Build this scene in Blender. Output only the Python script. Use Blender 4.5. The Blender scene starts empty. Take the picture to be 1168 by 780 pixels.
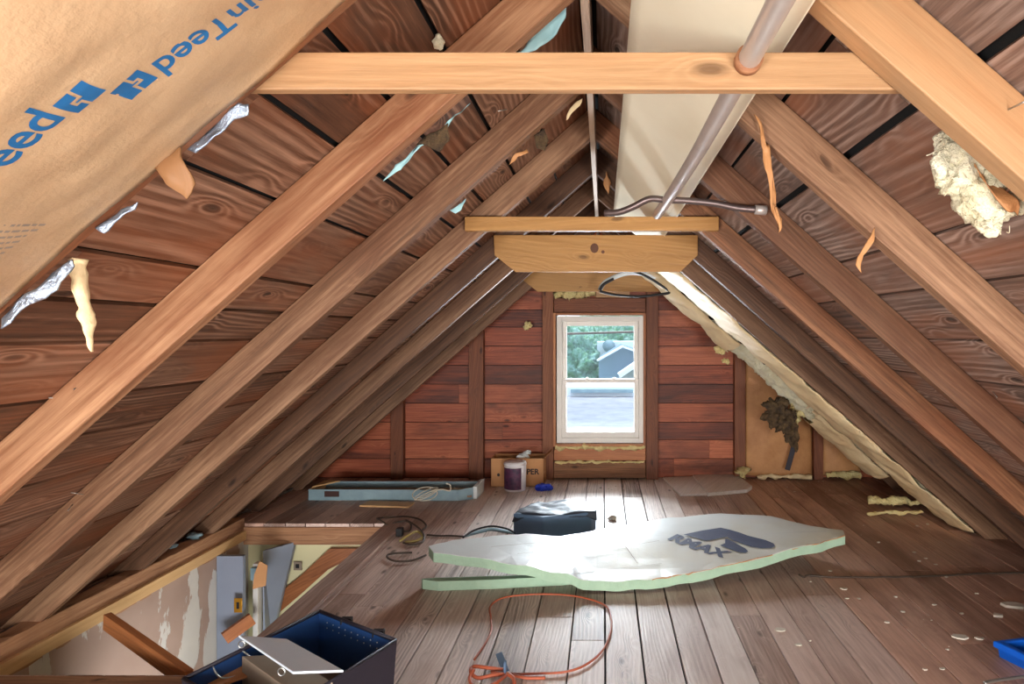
import bpy, bmesh, math, random
from mathutils import Vector, Matrix, noise
from mathutils.geometry import delaunay_2d_cdt
random.seed(7)
R = random.Random(11)
V = Vector
C = bpy.context.scene.collection
sc = bpy.context.scene

# ---------------------------------------------------------------- camera
CX, CZ, F = 0.045, 1.29, 715.0
cam_d = bpy.data.cameras.new('camera'); cam = bpy.data.objects.new('camera', cam_d); C.objects.link(cam)
cam.location = (CX, 0, CZ); cam.rotation_euler = (math.pi/2, 0, 0)
cam_d.sensor_width = 36; cam_d.lens = F/1168*36
cam_d.shift_x = -(688-584)/1168; cam_d.shift_y = -(390-380)/1168
cam_d.clip_start = 0.05; cam_d.clip_end = 300
sc.camera = cam

def at(px, py, d):            # point seen at a pixel of the photograph, at depth d
    return V((CX+(px-688)*d/F, d, CZ+(380-py)*d/F))
def hp(px, py, h=0.0):        # the same, at height h over the floor
    return at(px, py, (CZ-h)*F/(py-380))

# ---------------------------------------------------------------- light
sc.view_settings.view_transform = 'Standard'; sc.view_settings.look = 'None'
sc.view_settings.gamma = 1; sc.view_settings.use_curve_mapping = False
sc.view_settings.exposure = 1.42
w = bpy.data.worlds.new('sky'); sc.world = w; w.use_nodes = True
nt = w.node_tree; nt.nodes.clear()
wo = nt.nodes.new('ShaderNodeOutputWorld'); bg = nt.nodes.new('ShaderNodeBackground')
tc = nt.nodes.new('ShaderNodeTexCoord'); sp = nt.nodes.new('ShaderNodeSeparateXYZ'); rp = nt.nodes.new('ShaderNodeValToRGB')
nt.links.new(tc.outputs['Generated'], sp.inputs[0]); nt.links.new(sp.outputs['Z'], rp.inputs[0])
rp.color_ramp.elements[0].color = (0.80, 0.90, 1.0, 1); rp.color_ramp.elements[1].color = (0.45, 0.68, 1.0, 1)
nt.links.new(rp.outputs[0], bg.inputs[0]); bg.inputs[1].default_value = 0.85
nt.links.new(bg.outputs[0], wo.inputs[0])

def area(name, loc, target, sx, sy, power, col, spread=180):
    l = bpy.data.lights.new(name, 'AREA'); l.shape = 'RECTANGLE'; l.size = sx; l.size_y = sy
    l.energy = power; l.color = col; l.spread = math.radians(spread)
    o = bpy.data.objects.new(name, l); C.objects.link(o); o.location = loc
    o.rotation_euler = (V(target)-V(loc)).to_track_quat('-Z', 'Y').to_euler()
    return o
area('window_daylight', (0.1, 10.5, 3.3), (0.02, 5.6, 0.9), 6.5, 2.6, 500, (0.90, 0.95, 1.0), 90)
area('roof_bounce_fill', (0.1, 6.7, -0.35), (0.0, 4.0, 1.9), 1.8, 0.8, 370, (0.93, 0.95, 1.0))  # added lamp hidden below the sill, stands in for bounce off the shingled roof
area('rear_fill_left', (-2.0, -2.9, 1.75), (0.5, 3.0, 1.0), 1.5, 1.3, 98, (1.0, 0.98, 0.95), 120)  # added fill behind the camera, brightens the rafters' front faces
area('rear_fill_right', (2.0, -2.9, 1.75), (-0.5, 3.0, 1.0), 1.5, 1.3, 116, (1.0, 0.98, 0.95), 120)  # its added counterpart, set aside so the panes don't mirror it
area('rear_low_fill_left', (-1.5, -1.5, 0.42), (0.2, 4.2, 1.25), 1.0, 0.7, 46, (1.0, 0.97, 0.93))  # added low fill pair, unseen, lifts floor, gable wall and rafter undersides
area('rear_low_fill_right', (1.5, -1.5, 0.42), (-0.2, 4.2, 1.25), 1.0, 0.7, 46, (1.0, 0.97, 0.93))  # second lamp of the added low pair
area('stairwell_fill', (-1.75, 3.0, -0.55), (-2.3, 4.2, -0.75), 0.3, 0.3, 3.6, (0.95, 0.97, 1.0))  # added fill inside the opening, out of view, brightens the stairwell walls
sd = bpy.data.lights.new('sun', 'SUN'); sd.energy = 1.8; sd.angle = 0.02; sd.color = (1.0, 0.93, 0.8)
so = bpy.data.objects.new('sun', sd); C.objects.link(so)
so.rotation_euler = V((-0.05, -0.30, -1.0)).to_track_quat('-Z', 'Y').to_euler()

# ---------------------------------------------------------------- materials
def srgb(r, g, b):
    f = lambda c: ((c/255+0.055)/1.055)**2.4 if c/255 > 0.04045 else c/255/12.92
    return (f(r), f(g), f(b), 1)
MATS = {}
class NT:
    def __init__(s, name):
        s.m = bpy.data.materials.new(name); s.m.use_nodes = True; s.t = s.m.node_tree
        s.b = s.t.nodes['Principled BSDF']; MATS[name] = s.m
    def n(s, typ, **kw):
        nd = s.t.nodes.new('ShaderNode'+typ)
        for k, v in kw.items():
            if k.startswith('_'): setattr(nd, k[1:], v)
            else:
                key = k.replace('0', ' ')
                nd.inputs[key].default_value = v
        return nd
    def l(s, a, b): s.t.links.new(a, b)
    def math(s, op, a, b=None, c=None):
        nd = s.t.nodes.new('ShaderNodeMath'); nd.operation = op
        for i, x in enumerate((a, b, c)):
            if x is None: continue
            if isinstance(x, (int, float)): nd.inputs[i].default_value = x
            else: s.l(x, nd.inputs[i])
        return nd.outputs[0]
    def vmath(s, op, a, b):
        nd = s.t.nodes.new('ShaderNodeVectorMath'); nd.operation = op
        for i, x in enumerate((a, b)):
            if isinstance(x, tuple): nd.inputs[i].default_value = x
            else: s.l(x, nd.inputs[i])
        return nd.outputs[0]
    def ramp(s, fac, stops):
        nd = s.t.nodes.new('ShaderNodeValToRGB'); e = nd.color_ramp.elements
        while len(e) < len(stops): e.new(0.5)
        for i, (p, c) in enumerate(stops): e[i].position = p; e[i].color = c if len(c) == 4 else (*c, 1)
        s.l(fac, nd.inputs[0]); return nd.outputs[0]
    def mix(s, fac, a, b, mode='MIX'):
        nd = s.t.nodes.new('ShaderNodeMix'); nd.data_type = 'RGBA'; nd.blend_type = mode
        for i, x in ((0, fac), (6, a), (7, b)):
            if isinstance(x, (int, float, tuple)): nd.inputs[i].default_value = x
            else: s.l(x, nd.inputs[i])
        return nd.outputs[2]
    def noise(s, vec, scale, detail=4, rough=0.55, dist=0.0):
        nd = s.n('TexNoise', Scale=scale, Detail=detail, Roughness=rough, Distortion=dist)
        if vec is not None: s.l(vec, nd.inputs['Vector'])
        return nd.outputs['Fac']
    def bump(s, h, strength, dist):
        nd = s.n('Bump', Strength=strength, Distance=dist); s.l(h, nd.inputs['Height']); s.l(nd.outputs[0], s.b.inputs['Normal'])

def wood(name, dark, mid, light, ring=0.5, streak=0.5, blotch=None, blotch_amt=0.4, rough=0.65, bump=0.4, knots=True, vary=0.35, spec=0.3, ringscale=26.0):
    """dark/mid/light are linear colours; the plank's own length, width and thickness drive the grain"""
    t = NT(name)
    a = t.n('Attribute', _attribute_name='grain'); rnd = t.n('Attribute', _attribute_name='rnd'); oi = t.n('ObjectInfo')
    r = t.math('FRACT', t.math('ADD', rnd.outputs['Fac'], oi.outputs['Random']))
    cmb = t.n('CombineXYZ'); t.l(t.math('MULTIPLY', r, 37.0), cmb.inputs[0]); t.l(t.math('MULTIPLY', r, 11.3), cmb.inputs[1]); t.l(t.math('MULTIPLY', r, 5.7), cmb.inputs[2])
    p = t.vmath('ADD', a.outputs['Vector'], cmb.outputs[0])
    # knots
    kv = t.vmath('MULTIPLY', p, (4.0, 10.0, 10.0))
    vo = t.n('TexVoronoi', Scale=1.0, Randomness=1.0); t.l(kv, vo.inputs['Vector'])
    kd = vo.outputs['Distance']
    pull = t.math('MULTIPLY', t.math('POWER', t.math('MAXIMUM', t.math('SUBTRACT', 1.0, t.math('MULTIPLY', kd, 2.2)), 0.0), 2.0), 0.30)
    wn = t.noise(t.vmath('MULTIPLY', p, (0.45, 2.0, 2.0)), 1.0, 2, 0.45)
    sx = t.n('SeparateXYZ'); t.l(p, sx.inputs[0])
    lat = t.math('ADD', t.math('ADD', sx.outputs[1], sx.outputs[2]), t.math('ADD', t.math('MULTIPLY', wn, 0.36), t.math('MULTIPLY', pull, 0.3)))
    fine = t.noise(t.vmath('MULTIPLY', p, (3.0, 60.0, 60.0)), 1.0, 5, 0.65)
    rg = t.math('SINE', t.math('MULTIPLY', t.math('ADD', lat, t.math('MULTIPLY', fine, 0.016)), ringscale*2*math.pi*2))
    rg = t.math('POWER', t.math('MULTIPLY_ADD', rg, 0.5, 0.5), 1.6)
    rmask = t.n('MapRange', _clamp=True); t.l(t.noise(t.vmath('MULTIPLY', p, (1.1, 5.0, 5.0)), 1.0, 3, 0.6), rmask.inputs[0]); rmask.inputs[1].default_value = 0.38; rmask.inputs[2].default_value = 0.62; rmask.inputs[3].default_value = 0.15
    rg = t.math('MULTIPLY', rg, rmask.outputs[0])
    st = t.noise(t.vmath('MULTIPLY', p, (2.0, 52.0, 52.0)), 1.0, 6, 0.72)
    val = t.math('ADD', t.math('MULTIPLY', rg, 0.55*ring), t.math('MULTIPLY', t.math('MULTIPLY_ADD', st, 2.2, -0.6), 0.9*streak))
    val = t.math('ADD', val, t.math('MULTIPLY_ADD', r, vary, 0.12-vary/2))
    col = t.ramp(val, [(0.0, dark), (0.42, mid), (0.95, light)])
    if blotch:
        bn = t.noise(t.vmath('MULTIPLY', p, (1.3, 4.5, 4.5)), 1.0, 5, 0.6, 0.6)
        bf = t.n('MapRange', _clamp=True); t.l(bn, bf.inputs[0]); bf.inputs[1].default_value = 0.45; bf.inputs[2].default_value = 0.68; bf.inputs[4].default_value = blotch_amt
        col = t.mix(bf.outputs[0], col, blotch)
    if knots:
        kf = t.n('MapRange', _clamp=True); t.l(kd, kf.inputs[0]); kf.inputs[1].default_value = 0.07; kf.inputs[2].default_value = 0.16; kf.inputs[3].default_value = 0.8; kf.inputs[4].default_value = 0
        col = t.mix(t.math('MULTIPLY', kf.outputs[0], t.math('GREATER_THAN', rmask.outputs[0], 0.6)), col, tuple(c*0.45 for c in dark[:3])+(1,))
    t.l(col, t.b.inputs['Base Color'])
    t.l(t.math('MULTIPLY_ADD', st, 0.25, rough-0.12), t.b.inputs['Roughness'])
    t.b.inputs['Specular IOR Level'].default_value = spec
    t.bump(t.math('ADD', t.math('MULTIPLY', st, 0.8), t.math('MULTIPLY', rg, 0.35)), bump, 0.004)
    return t.m

def plain(name, col, rough=0.6, metal=0.0, nscale=14.0, namt=0.25, col2=None, bump=0.2, bdist=0.004, bscale=30.0, spec=0.4, sheen=0.0):
    t = NT(name); tcn = t.n('TexCoord')
    f = t.noise(tcn.outputs['Object'], nscale, 5, 0.6)
    c2 = col2 or tuple(c*0.6 for c in col[:3])+(1,)
    mr = t.n('MapRange', _clamp=True); t.l(f, mr.inputs[0]); mr.inputs[1].default_value = 0.35; mr.inputs[2].default_value = 0.7; mr.inputs[4].default_value = namt
    t.l(t.mix(mr.outputs[0], col, c2), t.b.inputs['Base Color'])
    t.b.inputs['Roughness'].default_value = rough; t.b.inputs['Metallic'].default_value = metal
    t.b.inputs['Specular IOR Level'].default_value = spec
    if bump: t.bump(t.noise(tcn.outputs['Object'], bscale, 6, 0.65), bump, bdist)
    return t.m

M_rafter = wood('rafter_wood', srgb(56, 37, 26), srgb(118, 85, 62), srgb(180, 142, 110), ring=0.2, streak=0.7, blotch=srgb(92, 54, 34), blotch_amt=0.75, rough=0.6)
M_rafter_dark = wood('dark_rafter_wood', srgb(50, 34, 25), srgb(104, 74, 54), srgb(156, 122, 94), ring=0.2, streak=0.65, blotch=srgb(70, 44, 30), blotch_amt=0.6, rough=0.6)
M_rafter_red = wood('reddish_rafter_wood', srgb(74, 46, 30), srgb(144, 100, 70), srgb(198, 154, 116), ring=0.2, streak=0.7, blotch=srgb(118, 64, 38), blotch_amt=0.6, rough=0.55)
M_fresh = wood('fresh_pine', srgb(128, 92, 60), srgb(174, 138, 100), srgb(204, 174, 134), ring=0.12, streak=0.4, blotch=srgb(188, 130, 84), blotch_amt=0.45, rough=0.5, vary=0.1)
M_collar = wood('yellow_pine', srgb(138, 96, 50), srgb(188, 142, 84), srgb(208, 166, 108), ring=0.12, streak=0.3, blotch=srgb(160, 116, 64), blotch_amt=0.35, rough=0.45, vary=0.12)
M_strip = wood('pale_pine_strip', srgb(190, 146, 96), srgb(220, 180, 128), srgb(236, 204, 156), ring=0.2, streak=0.3, rough=0.5, vary=0.05)
M_sheath = wood('roof_board_wood', srgb(38, 24, 18), srgb(100, 68, 50), srgb(170, 132, 108), ring=0.65, streak=0.6, blotch=srgb(140, 78, 44), blotch_amt=0.55, rough=0.6, vary=0.3, ringscale=22.0)
M_sheath_grey = wood('greyed_roof_board_wood', srgb(44, 34, 30), srgb(110, 90, 80), srgb(182, 162, 150), ring=0.65, streak=0.6, blotch=srgb(140, 90, 62), blotch_amt=0.7, rough=0.6, vary=0.3, ringscale=22.0)
M_siding = wood('dark_stained_siding', srgb(66, 32, 22), srgb(146, 74, 50), srgb(196, 118, 82), ring=0.3, streak=0.6, blotch=srgb(50, 30, 26), blotch_amt=0.75, rough=0.5, vary=0.55)
M_stud = wood('stud_wood', srgb(70, 36, 24), srgb(128, 76, 50), srgb(168, 114, 78), ring=0.3, streak=0.5, blotch=srgb(90, 48, 30), blotch_amt=0.5, rough=0.55)
M_stud_pale = wood('greyed_pine', srgb(110, 88, 72), srgb(164, 140, 118), srgb(196, 176, 156), ring=0.2, streak=0.5, rough=0.6)
M_floor = wood('worn_floor_board', srgb(112, 94, 86), srgb(212, 194, 184), srgb(238, 228, 220), ring=0.4, streak=0.5, blotch=srgb(146, 112, 94), blotch_amt=0.5, rough=0.54, bump=0.35, vary=0.5, spec=0.5, knots=True)
M_floor_brown = wood('brown_floor_board', srgb(134, 98, 80), srgb(210, 168, 146), srgb(236, 206, 188), ring=0.2, streak=0.4, blotch=srgb(108, 70, 52), blotch_amt=0.6, rough=0.5, bump=0.25, vary=0.35, spec=0.45, knots=False)
M_floor_mid = wood('greyish_brown_floor_board', srgb(120, 96, 86), srgb(206, 178, 164), srgb(236, 216, 204), ring=0.3, streak=0.45, blotch=srgb(136, 100, 82), blotch_amt=0.6, rough=0.52, bump=0.3, vary=0.4, spec=0.45)
M_beam = wood('rough_beam_wood', srgb(92, 60, 42), srgb(156, 112, 80), srgb(194, 150, 112), ring=0.3, streak=0.6, blotch=srgb(96, 60, 44), blotch_amt=0.6, rough=0.7)
M_orange = wood('orange_trim_wood', srgb(120, 70, 38), srgb(178, 112, 68), srgb(214, 156, 106), ring=0.2, streak=0.5, rough=0.45, blotch=srgb(128, 70, 40), blotch_amt=0.4, knots=False)
M_felt = plain('roof_felt', (0.006, 0.006, 0.006, 1), 0.9)
M_paper = plain('kraft_paper', srgb(190, 162, 128), 0.55, nscale=3.0, namt=0.55, col2=srgb(170, 130, 90), bump=0.35, bdist=0.02, bscale=7.0)
M_paper_warm = plain('orange_kraft_paper', srgb(192, 140, 90), 0.6, nscale=4.0, namt=0.8, col2=srgb(148, 94, 54), bump=0.5, bdist=0.02, bscale=8.0)
M_paper_pale = plain('pale_kraft_paper', srgb(226, 204, 162), 0.55, nscale=5.0, namt=0.5, col2=srgb(196, 158, 104), bump=0.5, bdist=0.02, bscale=14.0)
M_paper_dark = plain('brown_torn_paper', srgb(138, 98, 62), 0.6, nscale=8.0, namt=0.5)
M_wool = plain('yellow_glass_wool', srgb(236, 220, 160), 0.95, nscale=18.0, namt=0.6, col2=srgb(206, 176, 104), bump=1.0, bdist=0.02, bscale=60.0)
M_wool_pale = plain('pale_glass_wool', srgb(244, 240, 214), 0.95, nscale=14.0, namt=0.5, col2=srgb(232, 218, 160), bump=1.0, bdist=0.02, bscale=60.0)
M_burnt = plain('blackened_wool', srgb(56, 42, 32), 0.9, nscale=22.0, namt=0.6, col2=srgb(134, 108, 70), bump=1.0, bdist=0.02, bscale=50.0)
M_foil = plain('foil', srgb(170, 186, 206), 0.3, metal=0.85, bump=0.8, bdist=0.01, bscale=40)
M_blueprint = plain('blue_print', srgb(34, 104, 162), 0.5, namt=0.1, bump=0)
M_greyprint = plain('grey_print', srgb(142, 130, 118), 0.6, namt=0.1, bump=0)
M_ply = plain('painted_plywood', srgb(238, 232, 208), 0.5, nscale=2.5, namt=0.5, col2=srgb(224, 214, 186), bump=0.1)
M_pipe = plain('galvanised_pipe', srgb(200, 192, 186), 0.34, metal=0.45, nscale=10, namt=0.35, bump=0.1)
M_dark_pipe = plain('dark_flexible_conduit', srgb(112, 98, 96), 0.35, metal=0.7, nscale=20, namt=0.4, bump=0.3)
M_white_vinyl = plain('white_vinyl', srgb(226, 220, 212), 0.4, nscale=8, namt=0.15, bump=0)
M_cyan = plain('pale_blue_paper', srgb(158, 200, 204), 0.6, nscale=14, namt=0.3, col2=srgb(120, 170, 180), bump=0.2)
M_foam = plain('green_foam_edge', srgb(168, 196, 170), 0.8, nscale=20, namt=0.35, col2=srgb(134, 166, 138), bump=0.5, bdist=0.004, bscale=70)
M_navy = plain('navy_print', srgb(66, 76, 104), 0.5, nscale=18, namt=0.3, col2=srgb(92, 98, 118), bump=0)
M_black_plastic = plain('black_plastic_sheet', srgb(46, 52, 64), 0.5, nscale=6, namt=0.3, bump=0.4, bdist=0.01, bscale=14, spec=0.4)
M_box_side = plain('dark_blue_side', srgb(88, 112, 140), 0.6, nscale=5, namt=0.4, bump=0.1)
M_bin = plain('dark_plastic_bin', srgb(44, 40, 50), 0.5, nscale=10, namt=0.3, bump=0.1)
M_bin_in = plain('blue_lining', srgb(34, 70, 124), 0.5, nscale=10, namt=0.3, bump=0.1)
M_card = plain('cardboard', srgb(196, 142, 94), 0.75, nscale=8, namt=0.35, bump=0.1)
M_card_grey = plain('grey_cardboard', srgb(150, 134, 116), 0.8, nscale=10, namt=0.4, bump=0.1)
M_white_board = plain('white_board', srgb(222, 232, 242), 0.4, nscale=5, namt=0.2, bump=0)
M_blue = plain('bright_blue_plastic', srgb(16, 92, 200), 0.35, namt=0.15, bump=0)
M_bluecloth = plain('bright_blue_cloth', srgb(40, 70, 210), 0.7, namt=0.4, bump=0.4)
M_tub = plain('white_tub', srgb(222, 216, 216), 0.4, namt=0.15, bump=0)
M_label = plain('purple_label', srgb(58, 36, 62), 0.5, nscale=30, namt=0.8, col2=srgb(110, 56, 84), bump=0)
M_ink = plain('black_ink', srgb(38, 28, 24), 0.6, bump=0)
M_fix = plain('pale_blue_steel', srgb(140, 164, 172), 0.45, nscale=9, namt=0.45, col2=srgb(96, 122, 134), bump=0.1)
M_rust = plain('rusty_hole', srgb(72, 48, 44), 0.8, bump=0.3)
M_fixend = plain('white_end_cap', srgb(214, 220, 220), 0.4, bump=0)
M_tan = plain('tan_inner_sheet', srgb(164, 134, 108), 0.7, nscale=5, namt=0.4, bump=0.1)
M_cord_white = plain('pale_cord', srgb(206, 196, 176), 0.6, bump=0)
M_cord_orange = plain('orange_cord', srgb(168, 84, 54), 0.5, bump=0)
M_cord_dark = plain('dark_cable', srgb(70, 56, 46), 0.5, bump=0)
M_cord_brass = plain('brass_coloured_cable', srgb(176, 156, 96), 0.4, metal=0.3, bump=0)
M_black = plain('black_rubber', srgb(26, 24, 26), 0.5, bump=0)
M_steel = plain('bare_steel', srgb(196, 196, 192), 0.3, metal=0.9, bump=0)
M_flake = plain('plaster_flake', srgb(216, 206, 190), 0.8, namt=0.3)
M_dust = plain('grey_eave_dust', srgb(112, 106, 104), 0.95, nscale=20, namt=0.6, col2=srgb(70, 62, 58), bump=0.6, bscale=50)
M_greyboard = wood('weathered_glare_board', srgb(160, 150, 142), srgb(214, 204, 196), srgb(240, 234, 228), ring=0.3, streak=0.6, rough=0.45, knots=False, spec=0.5)  # old grey boards, colour lightened to stand in for window glare
M_door = plain('blue_grey_door_paint', srgb(142, 150, 166), 0.45, nscale=2.5, namt=0.35, col2=srgb(118, 124, 138), bump=0.05)
M_cream = plain('cream_wall_paint', srgb(226, 218, 172), 0.6, nscale=1.5, namt=0.3, col2=srgb(206, 196, 148), bump=0.05)
M_brass = plain('brass', srgb(190, 140, 50), 0.35, metal=0.8, bump=0)
# peeling plaster: brown board with patches where the pale skim still clings
t = NT('peeling_plaster'); tcn = t.n('TexCoord')
vv = t.vmath('MULTIPLY', tcn.outputs['Object'], (1, 3.2, 0.8))
f1 = t.noise(vv, 1.1, 8, 0.62, 0.4)
m1 = t.ramp(f1, [(0.54, (0, 0, 0, 1)), (0.555, (1, 1, 1, 1))])
c0 = t.mix(t.noise(tcn.outputs['Object'], 2.5, 5), srgb(150, 122, 106), srgb(184, 158, 142))
c1 = t.mix(t.noise(tcn.outputs['Object'], 6, 4), srgb(214, 206, 192), srgb(190, 184, 178))
t.l(t.mix(m1, c0, c1), t.b.inputs['Base Color']); t.b.inputs['Roughness'].default_value = 0.8
t.bump(m1, 0.5, 0.004); M_peel = t.m
# foam board facing: white reflective facer with faint lengthwise lines, yellowed in patches
t = NT('white_foam_facer'); tcn = t.n('TexCoord')
f1 = t.noise(tcn.outputs['Object'], 1.1, 4, 0.5)
mr = t.n('MapRange', _clamp=True); t.l(f1, mr.inputs[0]); mr.inputs[1].default_value = 0.5; mr.inputs[2].default_value = 0.7; mr.inputs[4].default_value = 0.8
c0 = t.mix(mr.outputs[0], srgb(214, 218, 216), srgb(204, 196, 170))
f2 = t.noise(t.vmath('MULTIPLY', tcn.outputs['Object'], (1.0, 22, 1)), 1.0, 6, 0.7)
m2 = t.ramp(f2, [(0.60, (0, 0, 0, 1)), (0.70, (0.5, 0.5, 0.5, 1))])
t.l(t.mix(m2, c0, srgb(170, 172, 178)), t.b.inputs['Base Color']); t.b.inputs['Roughness'].default_value = 0.38
t.bump(t.noise(tcn.outputs['Object'], 9, 5), 0.2, 0.01); M_facer = t.m
# glass
t = NT('window_glass'); t.t.nodes.remove(t.b)
tr = t.n('BsdfTransparent'); gl = t.n('BsdfGlossy', Roughness=0.05); mx = t.n('MixShader'); fr = t.n('Fresnel', IOR=1.45)
tr.inputs[0].default_value = (0.93, 0.96, 0.97, 1)
t.l(fr.outputs[0], mx.inputs[0]); t.l(tr.outputs[0], mx.inputs[1]); t.l(gl.outputs[0], mx.inputs[2])
t.l(mx.outputs[0], t.t.nodes['Material Output'].inputs[0]); M_glass = t.m
# outdoors
M_shingle = plain('grey_shingles', srgb(150, 152, 160), 0.9, nscale=4, namt=0.6, col2=srgb(112, 114, 124))
M_extwhite = plain('white_house_siding', srgb(232, 236, 240), 0.8, nscale=3, namt=0.1, bump=0)
M_extblue = plain('blue_grey_house_siding', srgb(120, 142, 166), 0.8, nscale=1, namt=0.3, bump=0)
M_leaf = plain('tree_leaves', srgb(96, 156, 110), 0.8, nscale=2.2, namt=1.0, col2=srgb(176, 214, 204), bump=1.0, bdist=0.3, bscale=4)
M_grass = plain('lawn', srgb(96, 130, 80), 0.9, nscale=0.4, namt=0.5)
M_bark = plain('tree_bark', srgb(90, 74, 60), 0.9)

# ---------------------------------------------------------------- geometry helpers
def setp(o, label=None, cat=None, group=None, kind=None):
    if label: o['label'] = label
    if cat: o['category'] = cat
    if group: o['group'] = group
    if kind: o['kind'] = kind
    return o

class MB:
    """one mesh; every vertex carries plank coordinates (length, width, thickness) for the grain"""
    def __init__(s): s.v = []; s.f = []; s.g = []; s.r = []; s.mi = []; s.sm = []
    def add(s, vs, fs, gs=None, rnd=0.0, mi=0, smooth=False):
        b = len(s.v); s.v += [V(p) for p in vs]; s.g += [V(p) for p in (gs or vs)]; s.r += [rnd]*len(vs)
        for f in fs: s.f.append([b+i for i in f]); s.mi.append(mi); s.sm.append(smooth)
    def plank(s, a, b, wdir, wid, th, n=1, jit=0.0, rnd=None, mi=0):
        """board from a to b (centre line); wdir = direction of its width"""
        a, b = V(a), V(b); L = (b-a).length; d = (b-a)/L; wv = V(wdir); wv = (wv-d*wv.dot(d)).normalized(); tv = d.cross(wv)
        rnd = R.random() if rnd is None else rnd
        vs = []; gs = []
        for i in range(n+1):
            t = i/n
            for (sw, st) in ((-1, -1), (1, -1), (1, 1), (-1, 1)):
                jw = wid/2+(R.uniform(-jit, jit) if jit else 0); jt = th/2+(R.uniform(-jit, jit)*0.5 if jit else 0)
                vs.append(a+d*(L*t)+wv*(sw*jw)+tv*(st*jt)); gs.append(V((L*t, sw*jw, st*jt)))
        fs = [(3, 2, 1, 0), tuple(4*n+k for k in range(4))]
        for i in range(n):
            for k in range(4):
                k2 = (k+1) % 4
                fs.append((4*i+k, 4*i+k2, 4*i+4+k2, 4*i+4+k))
        s.add(vs, fs, gs, rnd, mi)
    def box(s, lo, hi, mi=0, rnd=None):
        lo, hi = V(lo), V(hi); c = (lo+hi)/2; sz = hi-lo
        ax = sorted(range(3), key=lambda i: -sz[i]); e = [V((1, 0, 0)), V((0, 1, 0)), V((0, 0, 1))]
        L = ax[0]
        s.plank(c-e[L]*sz[L]/2, c+e[L]*sz[L]/2, e[ax[1]], sz[ax[1]], sz[ax[2]], mi=mi, rnd=rnd)
    def prism(s, poly, off, mi=0, rnd=None):
        """flat outline given as 3-D points, pushed along off"""
        n = len(poly); off = V(off); rnd = R.random() if rnd is None else rnd
        p = [V(q) for q in poly]; vs = p+[q+off for q in p]
        d = max(((p[i]-p[j]) for i in range(n) for j in range(n)), key=lambda q: q.length).normalized(); o = off.normalized(); wv = d.cross(o)
        gs = [V((q.dot(d), q.dot(wv), q.dot(o))) for q in vs]
        fs = [tuple(range(n))[::-1], tuple(range(n, 2*n))]+[(i, (i+1) % n, n+(i+1) % n, n+i) for i in range(n)]
        s.add(vs, fs, gs, rnd, mi)
    def tube(s, pts, r, seg=8, mi=0, smooth_n=6, cap=True, wob=0.0, flat=1.0):
        pts = [V(p) for p in pts]; rs = r if isinstance(r, (list, tuple)) else [r]*len(pts)
        P = []; RR = []
        for i in range(len(pts)-1):
            p0 = pts[max(i-1, 0)]; p1 = pts[i]; p2 = pts[i+1]; p3 = pts[min(i+2, len(pts)-1)]
            for k in range(smooth_n):
                t = k/smooth_n
                P.append(0.5*((2*p1)+(p2-p0)*t+(2*p0-5*p1+4*p2-p3)*t*t+(3*p1-p0-3*p2+p3)*t**3)); RR.append(rs[i]*(1-t)+rs[i+1]*t)
        P.append(pts[-1]); RR.append(rs[-1])
        vs = []; fs = []; up = V((0, 0, 1)); prev = None
        for i, p in enumerate(P):
            d = (P[min(i+1, len(P)-1)]-P[max(i-1, 0)])
            d = d.normalized() if d.length > 1e-9 else V((1, 0, 0))
            if prev is None:
                x = d.cross(up); x = x.normalized() if x.length > 0.1 else d.cross(V((1, 0, 0))).normalized()
            else: x = (prev-d*prev.dot(d)).normalized()
            y = d.cross(x); prev = x
            for k in range(seg):
                a = 2*math.pi*k/seg; q = p+(x*math.cos(a)+y*math.sin(a)*flat)*RR[i]
                if wob: q = q+noise.noise_vector(q*25)*wob+noise.noise_vector(q*70)*wob*0.6
                vs.append(q)
        n = len(P)
        for i in range(n-1):
            for k in range(seg):
                k2 = (k+1) % seg; fs.append((i*seg+k, i*seg+k2, (i+1)*seg+k2, (i+1)*seg+k))
        if cap: fs.append(tuple(range(seg))[::-1]); fs.append(tuple((n-1)*seg+k for k in range(seg)))
        s.add(vs, fs, None, 0, mi, True)
    def grid(s, fn, nu, nv, mi=0, smooth=True, th=0.0):
        P = [[V(fn(i/nu, j/nv)) for j in range(nv+1)] for i in range(nu+1)]
        idx = lambda i, j: i*(nv+1)+j
        fs = [(idx(i, j), idx(i+1, j), idx(i+1, j+1), idx(i, j+1)) for i in range(nu) for j in range(nv)]
        vs = [p for row in P for p in row]
        if th:
            n = len(vs)
            nr = (P[nu//2][min(nv//2+1, nv)]-P[nu//2][nv//2]).cross(P[min(nu//2+1, nu)][nv//2]-P[nu//2][nv//2]).normalized()*th
            vs = vs+[p+nr for p in vs]; fs = fs+[tuple(n+k for k in f[::-1]) for f in fs]
            bd = [idx(i, 0) for i in range(nu+1)]+[idx(nu, j) for j in range(1, nv+1)]+[idx(i, nv) for i in range(nu-1, -1, -1)]+[idx(0, j) for j in range(nv-1, 0, -1)]
            for a, b in zip(bd, bd[1:]+bd[:1]): fs.append((a, b, n+b, n+a))
        s.add(vs, fs, None, 0, mi, smooth)
    def lump(s, c, rad, amp=0.25, freq=9.0, sub=4, mi=0):
        bm = bmesh.new(); bmesh.ops.create_icosphere(bm, subdivisions=sub, radius=1.0)
        c = V(c); rad = V(rad); off = V((R.random()*9, R.random()*9, R.random()*9)); vs = []
        for v in bm.verts:
            q = V((v.co.x*rad.x, v.co.y*rad.y, v.co.z*rad.z)); m = min(rad)
            k = noise.noise(q*freq+off)*amp+noise.noise(q*freq*3+off)*amp*0.6+noise.noise(q*freq*8+off)*amp*0.3
            vs.append(c+q*(1+k))
        fs = [tuple(v.index for v in f.verts) for f in bm.faces]; bm.free()
        s.add(vs, fs, None, 0, mi, True)
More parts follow.
